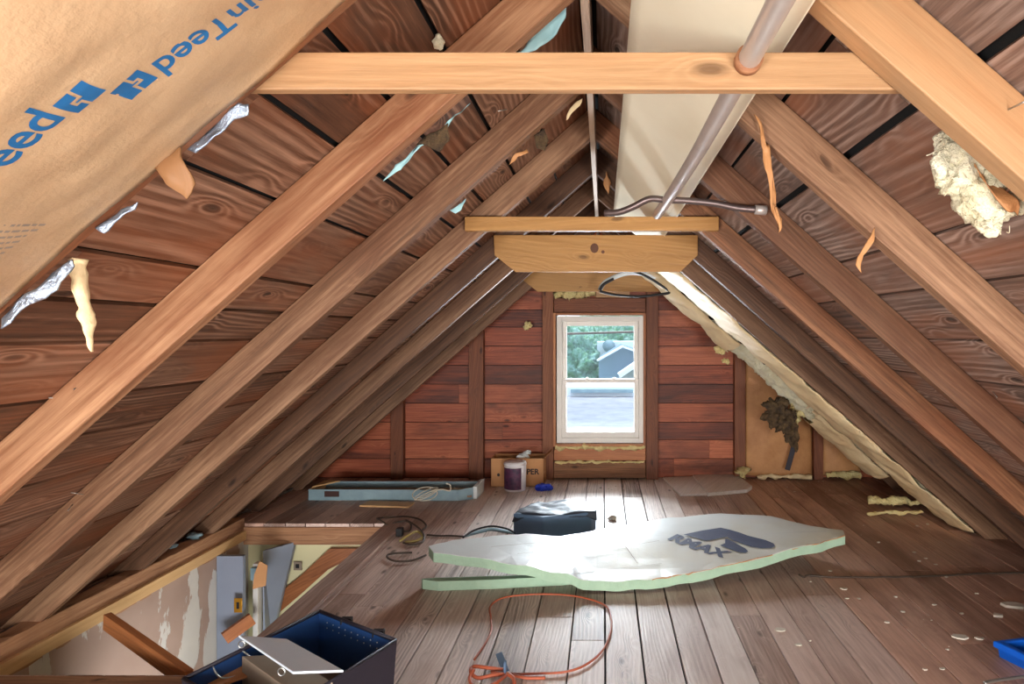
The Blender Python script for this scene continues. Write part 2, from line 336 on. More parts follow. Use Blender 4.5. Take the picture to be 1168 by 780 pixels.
    def build(s, name, mat, parent=None, bevel=0.0, origin=None):
        if parent is not None: org = parent.matrix_basis.translation.copy()
        elif origin is not None: org = V(origin)
        else:
            xs = [p.x for p in s.v]; ys = [p.y for p in s.v]; zs = [p.z for p in s.v]
            org = V(((min(xs)+max(xs))/2, (min(ys)+max(ys))/2, min(zs)))
        if parent is not None and parent.type == 'MESH':
            q = parent; org = V((0, 0, 0))
            while q is not None: org += q.location; q = q.parent
        me = bpy.data.meshes.new(name); me.from_pydata([tuple(p-org) for p in s.v], [], s.f)
        for m in (mat if isinstance(mat, (list, tuple)) else [mat]): me.materials.append(m)
        me.polygons.foreach_set('material_index', s.mi); me.polygons.foreach_set('use_smooth', s.sm)
        a = me.attributes.new('grain', 'FLOAT_VECTOR', 'POINT'); a.data.foreach_set('vector', [c for g in s.g for c in g])
        a = me.attributes.new('rnd', 'FLOAT', 'POINT'); a.data.foreach_set('value', s.r)
        bm = bmesh.new(); bm.from_mesh(me); bmesh.ops.recalc_face_normals(bm, faces=bm.faces); bm.to_mesh(me); bm.free()
        o = bpy.data.objects.new(name, me); C.objects.link(o)
        if parent is not None: o.parent = parent
        else: o.location = org
        if bevel:
            bv = o.modifiers.new('bevel', 'BEVEL'); bv.width = bevel; bv.segments = 2; bv.limit_method = 'ANGLE'
        return o
def thing(name, loc, label, cat, group=None):
    o = bpy.data.objects.new(name, None); o.empty_display_size = 0.05; C.objects.link(o); o.location = loc
    return setp(o, label, cat, group)
def text_mesh(body, size, offset=0.0, mat=None, bold=True):
    """lettering as (verts, faces) in its own plane, x right, y up"""
    cu = bpy.data.curves.new('t', 'FONT'); cu.body = body; cu.size = size; cu.offset = offset; cu.resolution_u = 4
    o = bpy.data.objects.new('t', cu); C.objects.link(o)
    dg = bpy.context.evaluated_depsgraph_get(); me = bpy.data.meshes.new_from_object(o.evaluated_get(dg))
    bm = bmesh.new(); bm.from_mesh(me); bmesh.ops.triangulate(bm, faces=bm.faces)
    bmesh.ops.subdivide_edges(bm, edges=[e for e in bm.edges if e.calc_length() > size*0.25], cuts=1)
    vs = [v.co.copy() for v in bm.verts]; fs = [tuple(v.index for v in f.verts) for f in bm.faces]
    bm.free(); bpy.data.objects.remove(o); bpy.data.curves.remove(cu); bpy.data.meshes.remove(me)
    return vs, fs

# ---------------------------------------------------------------- roof geometry
TAN = 0.88; CO = 1/math.sqrt(1+TAN*TAN); SI = TAN*CO
UND = 2.147; TOP = 2.28                       # height of the rafters' underside and back at the ridge
Y0, YW = -2.4, 5.6
def roofz(X, base=UND): return base-TAN*abs(X)

# ================================================================ THE SETTING
# floor boards, with the stair opening left out
HX0, HX1, HY0, HY1 = -2.395, -1.412, 2.37, 4.25
mb = MB()
x = -2.62
while x < 2.62:
    wd = R.choice([0.135, 0.145, 0.15, 0.155, 0.165]) ; x1 = min(x+wd, 2.66)
    if x < HX0 < x1 and x1-HX0 < 0.1: x1 = HX0
    elif x < HX0 < x1: x1 = HX0
    if x < HX1 < x1: x1 = HX1
    g = R.uniform(0.0018, 0.0042)
    yy = Y0-0.1; segs = []
    while yy < YW:
        y2 = min(yy+R.uniform(1.6, 3.6), YW)
        if YW-y2 < 0.5: y2 = YW
        segs.append((yy, y2)); yy = y2
    for (a, b) in segs:
        parts = [(a, b)]
        if x >= HX0-0.001 and x1 <= HX1+0.001:
            parts = [(max(a, lo), min(b, hi)) for lo, hi in ((-9, HY0), (HY1, 9)) if min(b, hi)-max(a, lo) > 0.01]
        for (p, q) in parts:
            xm = (x+x1)/2
            mi = 1 if (xm > 1.17 or xm < -2.2) else (3 if xm > .62 or xm < -.85 else 0)
            dz = R.uniform(-0.0015, 0.0)
            mb.plank((xm, p+0.0015, -0.011+dz), (xm, q-0.0015, -0.011+dz), (1, 0, 0), x1-x-g*2, 0.022, mi=mi)
    x = x1
for (lo, hi) in (((-2.66, Y0-.1, -0.09), (2.66, HY0, -0.04)), ((-2.66, HY1+.051, -0.09), (2.66, YW+.09, -0.04)), ((HX1+.05, HY0, -0.09), (2.66, HY1+.051, -0.04)), ((-2.8, HY0-.6, -0.14), (HX0-.1, HY1, -0.04))):
    mb.box(lo, hi, mi=2)
setp(mb.build('floor', [M_floor, M_floor_brown, M_felt, M_floor_mid], bevel=0.0015, origin=(0, 0, 0)), kind='structure')

# roof boards on both slopes, felt behind them
gapsL = [0.02, 0.2, 0.34, 0.477, 0.605, 0.757, 0.945, 1.049, 1.152, 1.313, 1.46, 1.63, 1.80, 1.98, 2.18, 2.42, 2.62]
gapsR = [0.02, 0.17, 0.33, 0.483, 0.633, 0.853, 0.98, 1.15, 1.31, 1.47, 1.65, 1.81, 2.0, 2.2, 2.42, 2.62]
for sgn, gaps, nm in ((-1, gapsL, 'ceiling_left'), (1, gapsR, 'ceiling_right')):
    mb = MB()
    nrm = V((sgn*SI, 0, CO))
    for a, b in zip(gaps, gaps[1:]):
        g = 0.011 if sgn < 0 else 0.008
        if sgn > 0 and abs(a-0.633) < 0.01: a += 0.008
        Xm = (a+b)/2; wid = (b-a)/CO-g-R.uniform(0, 0.004)
        yy = Y0
        while yy < YW:
            y2 = yy+R.choice([1.2, 1.8, 2.4, 3.0]); y2 = YW if y2 > YW-0.5 else y2
            p = V((sgn*Xm, yy+0.001, TOP-TAN*Xm))+nrm*0.008; q = V((sgn*Xm, y2-0.001, TOP-TAN*Xm))+nrm*0.008
            tl = R.uniform(-0.006, 0.006)
            mb.plank(p, q, V((sgn*CO, 0, -SI))+nrm*tl, wid, 0.012, mi=0)
            yy = y2
    c = V((sgn*1.31, 0, TOP-TAN*1.31))+nrm*0.045
    mb.plank(V((c.x, Y0, c.z)), V((c.x, YW+.3, c.z)), V((sgn*CO, 0, -SI)), 2.7/CO, 0.03, mi=1)
    setp(mb.build(nm, [M_sheath if sgn < 0 else M_sheath_grey, M_felt], origin=(0, 0, 0)), kind='structure')

# gable wall: horizontal siding with the window hole
WX0, WX1, WZ0, WZ1 = -0.365, 0.405, 0.322, 1.44
mb = MB(); z = 0.0
while z < 2.28:
    z1 = z+R.choice([0.155, 0.162, 0.17])
    half = (TOP-z)/TAN+0.02
    spans = [(-half, half)]
    if z1 > WZ0 and z < WZ1:
        spans = [(-half, WX0), (WX1, half)]
    for (a, b) in spans:
        cuts = [a]+([R.uniform(a+0.5, b-0.3)] if b-a > 1.4 else [])+[b]
        for p, q in zip(cuts, cuts[1:]):
            mb.plank((p+.001, YW+0.012, (z+z1)/2), (q-.001, YW+0.012, (z+z1)/2), (0, R.uniform(-.03, -.015), 1), z1-z-0.005, 0.022)
    z = z1
half = TOP/TAN
mb.prism([(-half-.1, YW+.03, -.1), (WX0, YW+.03, -.1), (WX0, YW+.03, TOP-TAN*abs(WX0)), ], (0, .04, 0), mi=1)
mb.prism([(WX1, YW+.03, -.1), (half+.1, YW+.03, -.1), (WX1, YW+.03, TOP-TAN*abs(WX1))], (0, .04, 0), mi=1)
mb.box((WX0, YW+.03, -.1), (WX1, YW+.07, WZ0-.02), mi=1)
mb.prism([(WX0, YW+.03, WZ1+.02), (WX1, YW+.03, WZ1+.02), (WX1, YW+.03, TOP-TAN*WX1), (0, YW+.03, TOP), (WX0, YW+.03, TOP-TAN*abs(WX0))], (0, .04, 0), mi=1)
setp(mb.build('wall_back', [M_siding, M_felt], origin=(0, YW, 0)), kind='structure')

# window: wooden casing, vinyl frame, two sashes with panes, sill and latches
win = thing('window_1', (0.02, YW, WZ0), 'white double-hung window in orange-stained wood casing on the far gable wall', 'window')
win['kind'] = 'structure'
def frame_mb(x0, x1, z0, z1, wd, y0, y1, wt=None, wb=None):
    m = MB(); wt = wt or wd; wb = wb or wd
    m.box((x0, y0, z0), (x0+wd, y1, z1)); m.box((x1-wd, y0, z0), (x1, y1, z1))
    m.box((x0+wd, y0, z1-wt), (x1-wd, y1, z1)); m.box((x0+wd, y0, z0), (x1-wd, y1, z0+wb)); return m
frame_mb(WX0-.03, WX1+.015, WZ0-.028, WZ1+.03, 0.022, YW-.09, YW+.03).build('window_casing', M_orange, win, bevel=.002)
frame_mb(WX0, WX1, WZ0, WZ1, 0.045, YW-.075, YW+.07).build('window_frame', M_white_vinyl, win, bevel=.003)
zm = CZ+(380-434)*YW/F
f = frame_mb(WX0+.045, WX1-.045, zm-.018, WZ1-.045, .04, YW-.01, YW+.03, wb=.036).build('upper_sash', M_white_vinyl, win, bevel=.003)
g = MB(); g.box((WX0+.08, YW+.008, zm+.01), (WX1-.08, YW+.012, WZ1-.08)); g.build('pane', M_glass, f)
f = frame_mb(WX0+.045, WX1-.045, WZ0+.045, zm+.018, .04, YW-.055, YW-.015, wb=.05, wt=.036).build('lower_sash', M_white_vinyl, win, bevel=.003)
g = MB(); g.box((WX0+.08, YW-.037, WZ0+.09), (WX1-.08, YW-.033, zm-.01)); g.build('pane', M_glass, f)
for lx in (-0.12, 0.12):
    m = MB(); m.box((.02+lx-.022, YW-.075, zm+.012), (.02+lx+.022, YW-.05, zm+.024)); m.box((.02+lx-.006, YW-.09, zm+.018), (.02+lx+.012, YW-.055, zm+.03)); m.build('sash_lock', M_white_vinyl, win)

# stairwell
def struct(name, m, mat, origin=None): return setp(m.build(name, mat, origin=origin), kind='structure')
SB = -2.5
m = MB(); m.box((HX0-.05, HY0-.6, SB), (HX0, HY1+.1, -0.11)); struct('wall_stair_left', m, M_peel)
m = MB(); m.box((HX0, HY1+.06, SB), (HX1+.4, HY1+.10, -0.085)); struct('wall_stair_far', m, M_cream)
m = MB(); m.box((HX1+.36, HY0-.6, SB), (HX1+.4, HY1+.1, -0.095)); struct('wall_stair_right', m, M_cream)
m = MB(); m.box((HX0, HY0-.64, SB), (HX1+.4, HY0-.6, -.1)); struct('wall_stair_near', m, M_cream)
m = MB()
for k in range(8):
    m.box((HX0, HY0-.6+k*.31, SB-.02), (HX1+.4, HY0-.6+k*.31+.305, SB))
struct('floor_stair_landing', m, M_floor_brown)
# eave strip of dust behind the stair beam
m = MB(); m.grid(lambda u, v: (HX0-.13+.03*u, 1.9+3.4*v, 0.004+0.02*noise.noise(V((u*3, v*20, 0)))+.012), 8, 60)
setp(m.build('eave_dust', M_dust), 'grey dust and debris lying in the left eave behind the stair opening beam', 'dust', kind='stuff')

# ================================================================ TIMBER
def rafter_mesh(sgn):
    m = MB(); n = 30; rr = R.random(); x0 = 0.012
    vs = []; gs = []
    for i in range(n+1):
        t = i/n
        for (y, top) in ((0, 0), (0.045, 0), (0.045, 1), (0, 1)):
            base = TOP if top else UND; xe = base/TAN
            X = x0+(xe-x0)*t; j = (0.0022*noise.noise(V((t*14, sgn*3, y*60+top*5))) if 0 < i < n else 0)
            vs.append(V((sgn*X, y+j, base-TAN*X+(0 if top else j*1.5))))
            gs.append(V((X/CO, 0.1*top, y)))
    fs = [(3, 2, 1, 0), tuple(4*n+k for k in range(4))]
    for i in range(n):
        for k in range(4):
            k2 = (k+1) % 4; fs.append((4*i+k, 4*i+k2, 4*i+4+k2, 4*i+4+k))
    m.add(vs, fs, gs, rr); return m
YB = [1.025, 1.572, 2.173, 2.77, 3.367, 3.97, 4.573, 5.20]
ordn = ['first', 'second', 'third', 'fourth', 'fifth', 'sixth', 'seventh', 'eighth']
for sgn, side in ((-1, 'left'), (1, 'right')):
    protos = {}
    for k in range(-5, 8):
        y = (YB[k] if k >= 0 else YB[0]+0.6*k)-0.045
        mat = M_rafter
        if k >= 4: mat = M_rafter_dark
        if (sgn, k) in ((1, 0),): mat = M_fresh
        elif (sgn, k) in ((-1, 1), (-1, 0), (1, 1), (1, 2), (1, 3), (-1, 2)): mat = M_rafter_red if (sgn, k) in ((-1, 1), (1, 3), (-1, 0)) else M_rafter
        if k < 0 and k > -5 and k != -1: continue
        if mat.name not in protos:
            protos[mat.name] = o = rafter_mesh(sgn).build('rafter', mat, bevel=0.003, origin=(0, 0, 0))
        else:
            o = protos[mat.name].copy(); C.objects.link(o)
        o.location = (0, y, 0)
        if k >= 0:
            extra = {(1, 0): 'light orange new-looking rafter nearest the camera, top right corner',
                     (-1, 0): 'reddish rafter nearest the camera on the left, its face mostly hidden by printed paper'}
            lab = extra.get((sgn, k), '%s sloping %s rafter counted from the camera on the %s roof slope' % ({M_rafter_red: 'reddish brown', M_rafter_dark: 'dark brown'}.get(mat, 'weathered brown'), ordn[k], side))
            setp(o, lab, 'rafter', 'rafters of the %s roof slope' % side)
        else:
            setp(o, ('sloping rafter just behind the camera on the %s roof slope' if k == -1 else 'rearmost sloping rafter at the open end of the %s roof slope') % side, 'rafter', 'rafters behind the camera, %s' % side)
m = MB(); m.plank((0, Y0, 2.18), (0, YW-.01, 2.18), (0, 0, 1), 0.16, 0.022, n=40, jit=0.001)
setp(m.build('ridge_board', M_stud_pale, bevel=.002), 'thin ridge board running along the peak where the rafters meet', 'ridge board')

# collar ties
m = MB(); z1 = CZ+(380-59)*1.028/F; z0 = CZ+(380-102)*1.028/F
xa = (UND-z0)/TAN+.10
m.prism([(-xa, 1.028, z0), (xa, 1.028, z0), ((UND-z1)/TAN+.10, 1.028, z1), (-(UND-z1)/TAN-.10, 1.028, z1)], (0, .022, 0))
setp(m.build('collar_tie', M_fresh, bevel=.003), 'long light orange horizontal tie beam nearest the camera across the top of the view', 'tie beam')
def tie(pix, d, th, mat, label, nm='collar_tie'):
    m = MB(); m.prism([at(a, b, d) for a, b in pix], (0, th, 0))
    return setp(m.build(nm, mat, bevel=.002), label, 'tie beam')
tie([(530, 263), (820, 263), (820, 247), (530, 247)], 2.685, .035, M_collar, 'thin narrow horizontal tie beam just above the wide board with a dark knot')
wide = tie([(564, 291), (588, 310), (776, 310), (796, 291), (796, 268), (563, 268)], 3.295, .022, M_collar, 'wide yellow horizontal board with a dark knot and clipped lower corners')
tie([(592, 316), (613, 332.5), (765, 332.5), (782, 316), (782, 296), (590, 296)], 5.11, .022, M_collar, 'brownish clipped tie board behind the wide yellow one, above the window')
m = MB(); k0 = at(678, 283, 3.295)
m.prism([k0+V((math.cos(a)*.022, -.002, math.sin(a)*.026)) for a in [i*math.pi/6 for i in range(12)]], (0, .0015, 0))
m.prism([k0+V((.045+math.cos(a)*.009, -.002, -.02+math.sin(a)*.009)) for a in [i*math.pi/6 for i in range(12)]], (0, .0015, 0))
m.build('knot', plain('dark_knot', srgb(92, 52, 26), .5, bump=0), wide)

# gable studs
studs = [(-1.14, -1.012, 'tall brown wall stud standing left of the window, beside the cardboard box'),
         (-1.83, -1.72, 'short brown wall stud at the far left of the gable wall'),
         (-0.49, -0.395, 'dark wall stud directly left of the window'),
         (0.425, 0.53, 'dark wall stud directly right of the window'),
         (1.205, 1.30, 'reddish wall stud at the left edge of the paper-covered wall bay'),
         (1.905, 1.985, 'dark wall stud between the two paper-covered wall bays')]
for a, b, lab in studs:
    m = MB(); zt = roofz(max(abs(a), abs(b)), TOP)-.02; zt2 = roofz(min(abs(a), abs(b)), TOP)-.02
    zl, zr = (zt2, zt) if abs(a) < abs(b) else (zt, zt2)
    m.prism([(a, YW-.075, 0), (b, YW-.075, 0), (b, YW-.075, zr), (a, YW-.075, zl)], (0, .07, 0))
    setp(m.build('wall_stud', M_stud, bevel=.003), lab, 'stud', 'studs of the gable wall')
m = MB(); m.box((-.39, YW-.06, 1.475), (.42, YW-.005, 1.60)); setp(m.build('window_header', M_stud, bevel=.003), 'dark header board over the window between two studs', 'header')
m = MB(); m.box((-.39, YW-.06, .165), (.42, YW-.005, .29)); setp(m.build('sill_board', M_orange, bevel=.003), 'orange lit board directly below the window frame', 'board')
m = MB(); m.box((-.39, YW-.07, .012), (.42, YW-.005, .15)); setp(m.build('bottom_board', M_beam, bevel=.003), 'dark weathered board at the floor below the window, with cobwebs', 'board')
def ragged(x0, x1, z, h, y, mat, label, name='wool_strip', cat='insulation'):
    m = MB(); n = max(4, int((x1-x0)/.05)); pts = []; rs = []
    for i in range(n+1):
        pts.append((x0+(x1-x0)*i/n, y, z+R.uniform(-.25, .25)*h)); rs.append(h*R.uniform(.35, .75))
    m.tube(pts, rs, seg=10, smooth_n=5, wob=h*.45); return setp(m.build(name, mat), label, cat)
ragged(-.38, .41, .287, .035, YW-.07, M_wool, 'ragged yellow wool strip stuffed right below the window frame')
ragged(-.38, .41, .155, .02, YW-.07, M_wool, 'thin yellow wool seam between the two boards below the window')
ragged(-.38, -.02, 1.635, .07, YW-.06, M_wool, 'ragged yellow wool stuffed above the window header')
m = MB(); m.box((-.02, YW-.08, 1.605), (.28, YW-.04, 1.66)); setp(m.build('wood_block', M_fresh, bevel=.002), 'small light wood block above the window header beside the yellow wool', 'block')

# stair opening timber
m = MB(); m.plank((HX0-.045, HY0-.4, -0.045), (HX0-.045, HY1+.02, -0.045), (0, 0, 1), .16, .09, n=40, jit=.003)
setp(m.build('stair_beam', M_beam, bevel=.004), 'rough brown beam along the left edge of the stair opening', 'beam')
m = MB(); m.plank((HX0+.011, HY0-.4, -0.068), (HX0+.011, HY1, -0.078), (0, 0, 1), .06, .022)
setp(m.build('trim_strip', M_strip, bevel=.002), 'pale yellow pine strip nailed along the left side of the stair opening', 'trim')
m = MB(); m.box((HX0, HY1+.0, -.145), (HX1+.02, HY1+.05, -.026)); setp(m.build('stair_header', M_beam, bevel=.003), 'brown header plank across the far end of the stair opening', 'header')
m = MB(); m.box((HX1, HY0-.3, -.085), (HX1+.045, HY1, -.026)); setp(m.build('stair_joist', M_beam, bevel=.003), 'brown joist under the right edge of the stair opening', 'joist')
m = MB(); m.plank((HX1+.06, HY0-.45, .0105), (HX1+.06, HY1+.03, .0105), (1, 0, 0), .115, .019, n=12, jit=.0015)
setp(m.build('edge_plank', M_floor_mid, bevel=.003), 'loose brown plank lying along the right edge of the stair opening', 'plank')
m = MB(); m.box((-2.6, HY0-.10, -.14), (HX1+.02, HY0-.02, .008)); setp(m.build('near_edge_plank', M_beam, bevel=.004), 'brown plank across the near end of the stair opening, bottom left corner', 'plank')
m = MB(); a = at(122, 708, 2.78); b = at(216, 775, 2.42); m.plank(a, b, (0, 0, 1), .07, .03)
setp(m.build('diagonal_brace', M_orange, bevel=.002), 'orange diagonal wood brace below the left beam of the stair opening', 'brace')

# door and fittings seen down the stair
dr = thing('door_1', (-2.2, 4.1, SB), 'blue-grey open door with a pale edge, seen down the stair opening', 'door'); dr['kind'] = 'structure'
m = MB(); p0 = at(312, 625, 4.22); p1 = at(338, 625, 4.28)
m.prism([V((p0.x, 4.12, SB)), V((p0.x+.05, 4.15, SB)), V((p1.x-.13, 4.24, -.76)), V((p1.x, 4.29, -.13)), V((p0.x, 4.12, -.13))], (0, -.035, 0)); m.build('door_panel', M_door, dr, bevel=.003)
m = MB(); m.box((p0.x-.045, 4.05, SB), (p0.x-.012, 4.10, -.2)); m.build('door_edge', M_white_vinyl, dr, bevel=.002)
m = MB(); m.box((p0.x-.05, 4.03, -.30), (p0.x+.02, 4.09, -.22)); m.build('hinge', M_fix, dr, bevel=.003)
m = MB(); m.box((HX0+.005, 3.95, SB), (p0.x-.05, 3.98, -.115)); 
setp(m.build('plaster_return', M_door), 'grey painted wall return left of the stairwell door', 'wall panel', kind='structure')
m = MB(); m.prism([at(296, 640, 3.9), at(305, 645, 3.9), at(303, 668, 3.9), at(288, 672, 3.9), at(290, 655, 3.9)], (0, .004, 0)); setp(m.build('torn_cardboard', M_card), 'torn tan cardboard scrap on the stairwell wall above the brass plate', 'scrap')
sw = thing('strike_plate', at(272, 694, 3.9), 'small brass plate with dark slot on the stairwell wall left of the door', 'plate')
m = MB(); c = at(272, 690, 3.9); m.box(c+V((-.025, -.006, -.045)), c+V((.025, .0, .045))); m.build('plate', M_brass, sw, bevel=.002)
m = MB(); m.box(c+V((-.008, -.009, -.02)), c+V((.008, -.005, .02))); m.build('slot', M_black, sw)
m = MB(); a = at(256, 728, 3.8); b = at(288, 705, 3.9); m.plank(a, b, (0, 0, 1), .075, .03); setp(m.build('wood_ledge', M_orange, bevel=.002), 'short orange wood ledge below the brass plate in the stairwell', 'ledge')
m = MB(); yw = HY1+.055
def wp(a, b): p = at(a, b, yw); return p
m.prism([wp(304, 701), wp(310, 706), wp(345, 676), wp(376, 648), wp(392, 640), wp(460, 640), wp(460, 624), wp(378, 624), wp(345, 655), wp(306, 686)], (0, -.03, 0))
setp(m.build('broken_stringer', M_orange, bevel=.002), 'dark orange broken wood strip running diagonally over the cream stairwell wall', 'strip')
m = MB(); c = wp(340, 645); m.box(c+V((-.028, -.008, -.03)), c+V((.028, 0, .03))); m.box(c+V((-.012, -.012, -.014)), c+V((.012, -.008, .014)), mi=1); setp(m.build('wall_outlet', [M_card_grey, M_black], bevel=.002), 'small grey outlet plate on the cream stairwell wall', 'outlet')

# ================================================================ PIPES, PANEL
panel = thing('plywood_panel', (0.2, 2.6, 1.85), 'pale painted plywood panel fixed under the right rafters beside the ridge', 'panel')
yA, yB = 0.3, 3.9
def pnl(r, y, base):
    X = (base-CZ+TAN*0)/(TAN+r); return X
A0 = V((0.112, 0, 2.03)); A1 = V((0.372, 0, 1.812))
dv = (A1-A0).normalized(); up = V((-dv.z, 0, dv.x)); up = up if up.z > 0 else -up
def psheet(u, v):
    p = A0+(A1-A0)*u; s_ = 0.012*math.sin(u*math.pi)*math.sin(v*9)
    return V((p.x, yA+(yB-yA)*v, p.z))-up*s_
m = MB(); m.grid(psheet, 10, 30, th=0.008); m.build('sheet', M_ply, panel)
m = MB(); q = A1-dv*.018; m.plank(q+V((0, yA, -.008)), q+V((0, yB, -.008)), dv, .036, .014); m.build('edge_strip', M_ply, panel, bevel=.002)
pipe = thing('conduit_pipe', (0.281, 1.0, 1.715), 'straight silver pipe running through the nearest tie beam along the pale panel', 'pipe')
m = MB(); m.tube([(.281, -.6, 1.734), (.281, 1.2, 1.734), (.27, 1.8, 1.734), (.249, 2.36, 1.736)], .018, seg=20, smooth_n=3); m.build('pipe_length', M_pipe, pipe)
m = MB(); m.tube([(.281, 1.008, 1.734), (.281, 1.030, 1.734)], .0225, seg=20, smooth_n=1); m.build('pipe_collar', M_rafter_red, pipe)
fx = thing('flexible_conduit', at(790, 235, 2.1), 'dark crooked flexible conduit crossing in front of the pale panel above the thin tie beam', 'conduit')
m = MB(); m.tube([at(690, 243, 2.16), at(706, 242, 2.14), at(722, 236, 2.12), at(741, 227, 2.1), at(760, 228, 2.1), at(785, 229, 2.1), at(815, 232, 2.1), at(840, 237, 2.1), at(862, 239, 2.1)], .0115, seg=12, smooth_n=6); m.build('hose', M_dark_pipe, fx)
m = MB(); m.tube([at(861, 239, 2.1), at(874, 240, 2.1)], .016, seg=14, smooth_n=1); m.build('end_cap', M_pipe, fx)

# cable loop hanging at the tie board above the window
cl = thing('hanging_strap', at(725, 330, 4.9), 'loose loop of black and white strapping hanging above the window', 'strap')
d = 4.75
m = MB(); m.tube([at(684, 331, d), at(690, 322, d), at(706, 314, d), at(722, 311, d), at(742, 314, d), at(757, 320, d), at(762, 331, d)], .022, seg=10, flat=.8); m.build('white_band', M_fixend, cl)
m = MB(); m.tube([at(684, 332, d-.02), at(700, 336, d-.02), at(728, 338, d-.02), at(750, 336, d-.02), at(764, 333, d-.02), at(752, 324, d-.02), at(735, 314, d-.02), at(720, 308, d-.02)], .010, seg=8); m.tube([at(684, 331, d-.03), at(689, 324, d-.03), at(700, 318, d-.03)], .011, seg=8); m.build('black_band', M_black, cl)

# ================================================================ INSULATION
# printed paper batt, upper left, stapled under the nearest left rafter
def batt_z(X, y):
    v = (y-.43)/(.99-.43)
    sag = .045*math.sin(max(0, min(1, v))*math.pi)
    cr = .014*noise.noise(V((X*5, y*6, 3)))+.016*(abs(noise.noise(V((X*6+y*5, y*9-X*3, 7))))-.2)+.0012*noise.noise(V((X*20, y*22, 7)))
    return UND-.006-TAN*X-(sag+cr*math.sin(max(0.0, min(1, v))*math.pi)**.5 if 0 < v < 1 else 0)
def battp(X, y, off=0.0): return V((-X-off*SI, y, batt_z(X, y)-off*CO))
bt = thing('insulation_batt', (-1.0, .7, 1.2), 'large brown paper-faced insulation batt with blue lettering in the upper left corner', 'insulation')
def edge_y(X): return 1.003+.014*noise.noise(V((X*7, 1, 1)))-.03*max(0, X-1.0)
m = MB(); m.grid(lambda u, v: battp(.22+1.75*u, .43+(edge_y(.22+1.75*u)-.43)*v), 110, 50, th=.003); m.build('paper_facing', M_paper, bt)
m = MB(); m.grid(lambda u, v: battp(.22+1.75*u,   .45+.47*v)+V((-.02, 0, .02+.05*math.sin(v*3.1))), 20, 10); m.build('wool_fill', M_wool, bt)
def print_on(body, size, X, y, dirX, diry, tilt, mat, name, flip):
    """lettering laid on the paper; local +x runs (towards the ridge when dirX<0), local +y towards/away from the camera"""
    vs, fs = text_mesh(body, size, size*.018)
    m = MB(); out = []
    w_ = max(p.x for p in vs)
    for p in vs:
        lx = (p.x-w_) if flip == 'end' else p.x
        ca, sa = math.cos(tilt), math.sin(tilt)
        a = lx*ca-p.y*sa; b_ = lx*sa+p.y*ca
        out.append(battp(X+dirX*a*CO, y+diry*b_, .0042))
    m.add(out, fs); return m.build(name, mat, bt)
# lower-left word ends at its emblem; the other one reads the opposite way round
print_on('CertainTeed', .068, .615, .772, -1, -1, 0.0, M_blueprint, 'blue_lettering', 'end')
print_on('CertainTeed', .055, .530, .802, 1, 1, -0.16, M_blueprint, 'blue_lettering', 'end')
def emblem(X, y, dirX, diry):
    m = MB(); s_ = .037
    polys = [[(0, 0), (.5, 0), (.5, .32), (.3, .32), (.3, .62), (.62, .62), (.62, 1), (0, 1)],
             [(.62, 0), (1.25, 0), (1.25, 1), (.74, 1), (.74, .5), (.42, .5), (.42, .42), (.62, .42)]]
    for pl in polys:
        bm = bmesh.new(); f_ = bm.faces.new([bm.verts.new((a, b, 0)) for a, b in pl]); r_ = bmesh.ops.triangulate(bm, faces=bm.faces)
        bmesh.ops.subdivide_edges(bm, edges=bm.edges, cuts=2); bmesh.ops.triangulate(bm, faces=bm.faces)
        bm.verts.index_update()
        vs = [battp(X+dirX*v.co.x*s_*CO, y+diry*v.co.y*s_, .004) for v in bm.verts]; fs = [tuple(v.index for v in q.verts) for q in bm.faces]; bm.free(); m.add(vs, fs)
    m.build('emblem', M_blueprint, bt)
emblem(.607, .782, -1, -1); emblem(.541, .792, 1, 1)
m = MB()
for i in range(11):
    x_ = .765+i*.0085; y_ = .80
    while y_ < .905-i*.002:
        wl = R.uniform(.004, .014)
        m.add([battp(x_, y_, .002), battp(x_, y_+wl, .002), battp(x_+.0032, y_+wl, .002), battp(x_+.0032, y_, .002)], [(0, 1, 2, 3)]); y_ += wl+.003
setp(m.build('small_print', M_greyprint, bt), kind='stuff')

# torn edge pieces of that batt
def flap(name, pix, d, mat, label, cat='scrap', th=.003, crump=.006, nsub=3):
    m = MB(); poly = [at(a, b, d) for a, b in pix]
    bm = bmesh.new(); bm.faces.new([bm.verts.new(p) for p in poly]); bmesh.ops.triangulate(bm, faces=bm.faces)
    bmesh.ops.subdivide_edges(bm, edges=bm.edges, cuts=nsub, use_grid_fill=True); bmesh.ops.triangulate(bm, faces=bm.faces)
    for v in bm.verts: v.co += noise.noise_vector(v.co*22)*crump*2+noise.noise_vector(v.co*60)*crump*.5
    bm.verts.index_update(); bm.faces.ensure_lookup_table()
    vs = [v.co.copy() for v in bm.verts]; n = len(vs); fs = [tuple(v.index for v in f.verts) for f in bm.faces]
    ed = [tuple(v.index for v in e.verts) for e in bm.edges if e.is_boundary]; bm.free()
    m.add(vs+[p+V((0, th, 0)) for p in vs], fs+[tuple(n+i for i in f[::-1]) for f in fs]+[(a, b, n+b, n+a) for a, b in ed], None, 0, 0, True)
    return setp(m.build(name, mat), label, cat)
flap('paper_flap', [(203, 163), (210, 188), (215, 205), (210, 225), (190, 212), (178, 190), (185, 178)], 1.0, M_paper_dark, 'brown torn paper flap hanging from the edge of the printed insulation')
flap('foil_scrap', [(213, 172), (232, 148), (262, 125), (270, 113), (284, 115), (280, 126), (258, 142), (236, 160), (222, 176)], 1.02, M_foil, 'crumpled blue-silver foil strip tucked behind the edge of the printed insulation')
flap('foil_scrap', [(112, 262), (130, 248), (158, 228), (152, 238), (132, 254), (118, 266)], 1.01, M_foil, 'thin silver foil sliver below the brown torn flap')
flap('foil_scrap', [(0, 372), (0, 362), (30, 338), (66, 306), (84, 294), (84, 304), (60, 328), (30, 352)], 1.005, M_foil, 'long dull blue foil edge at the lower left end of the printed insulation')
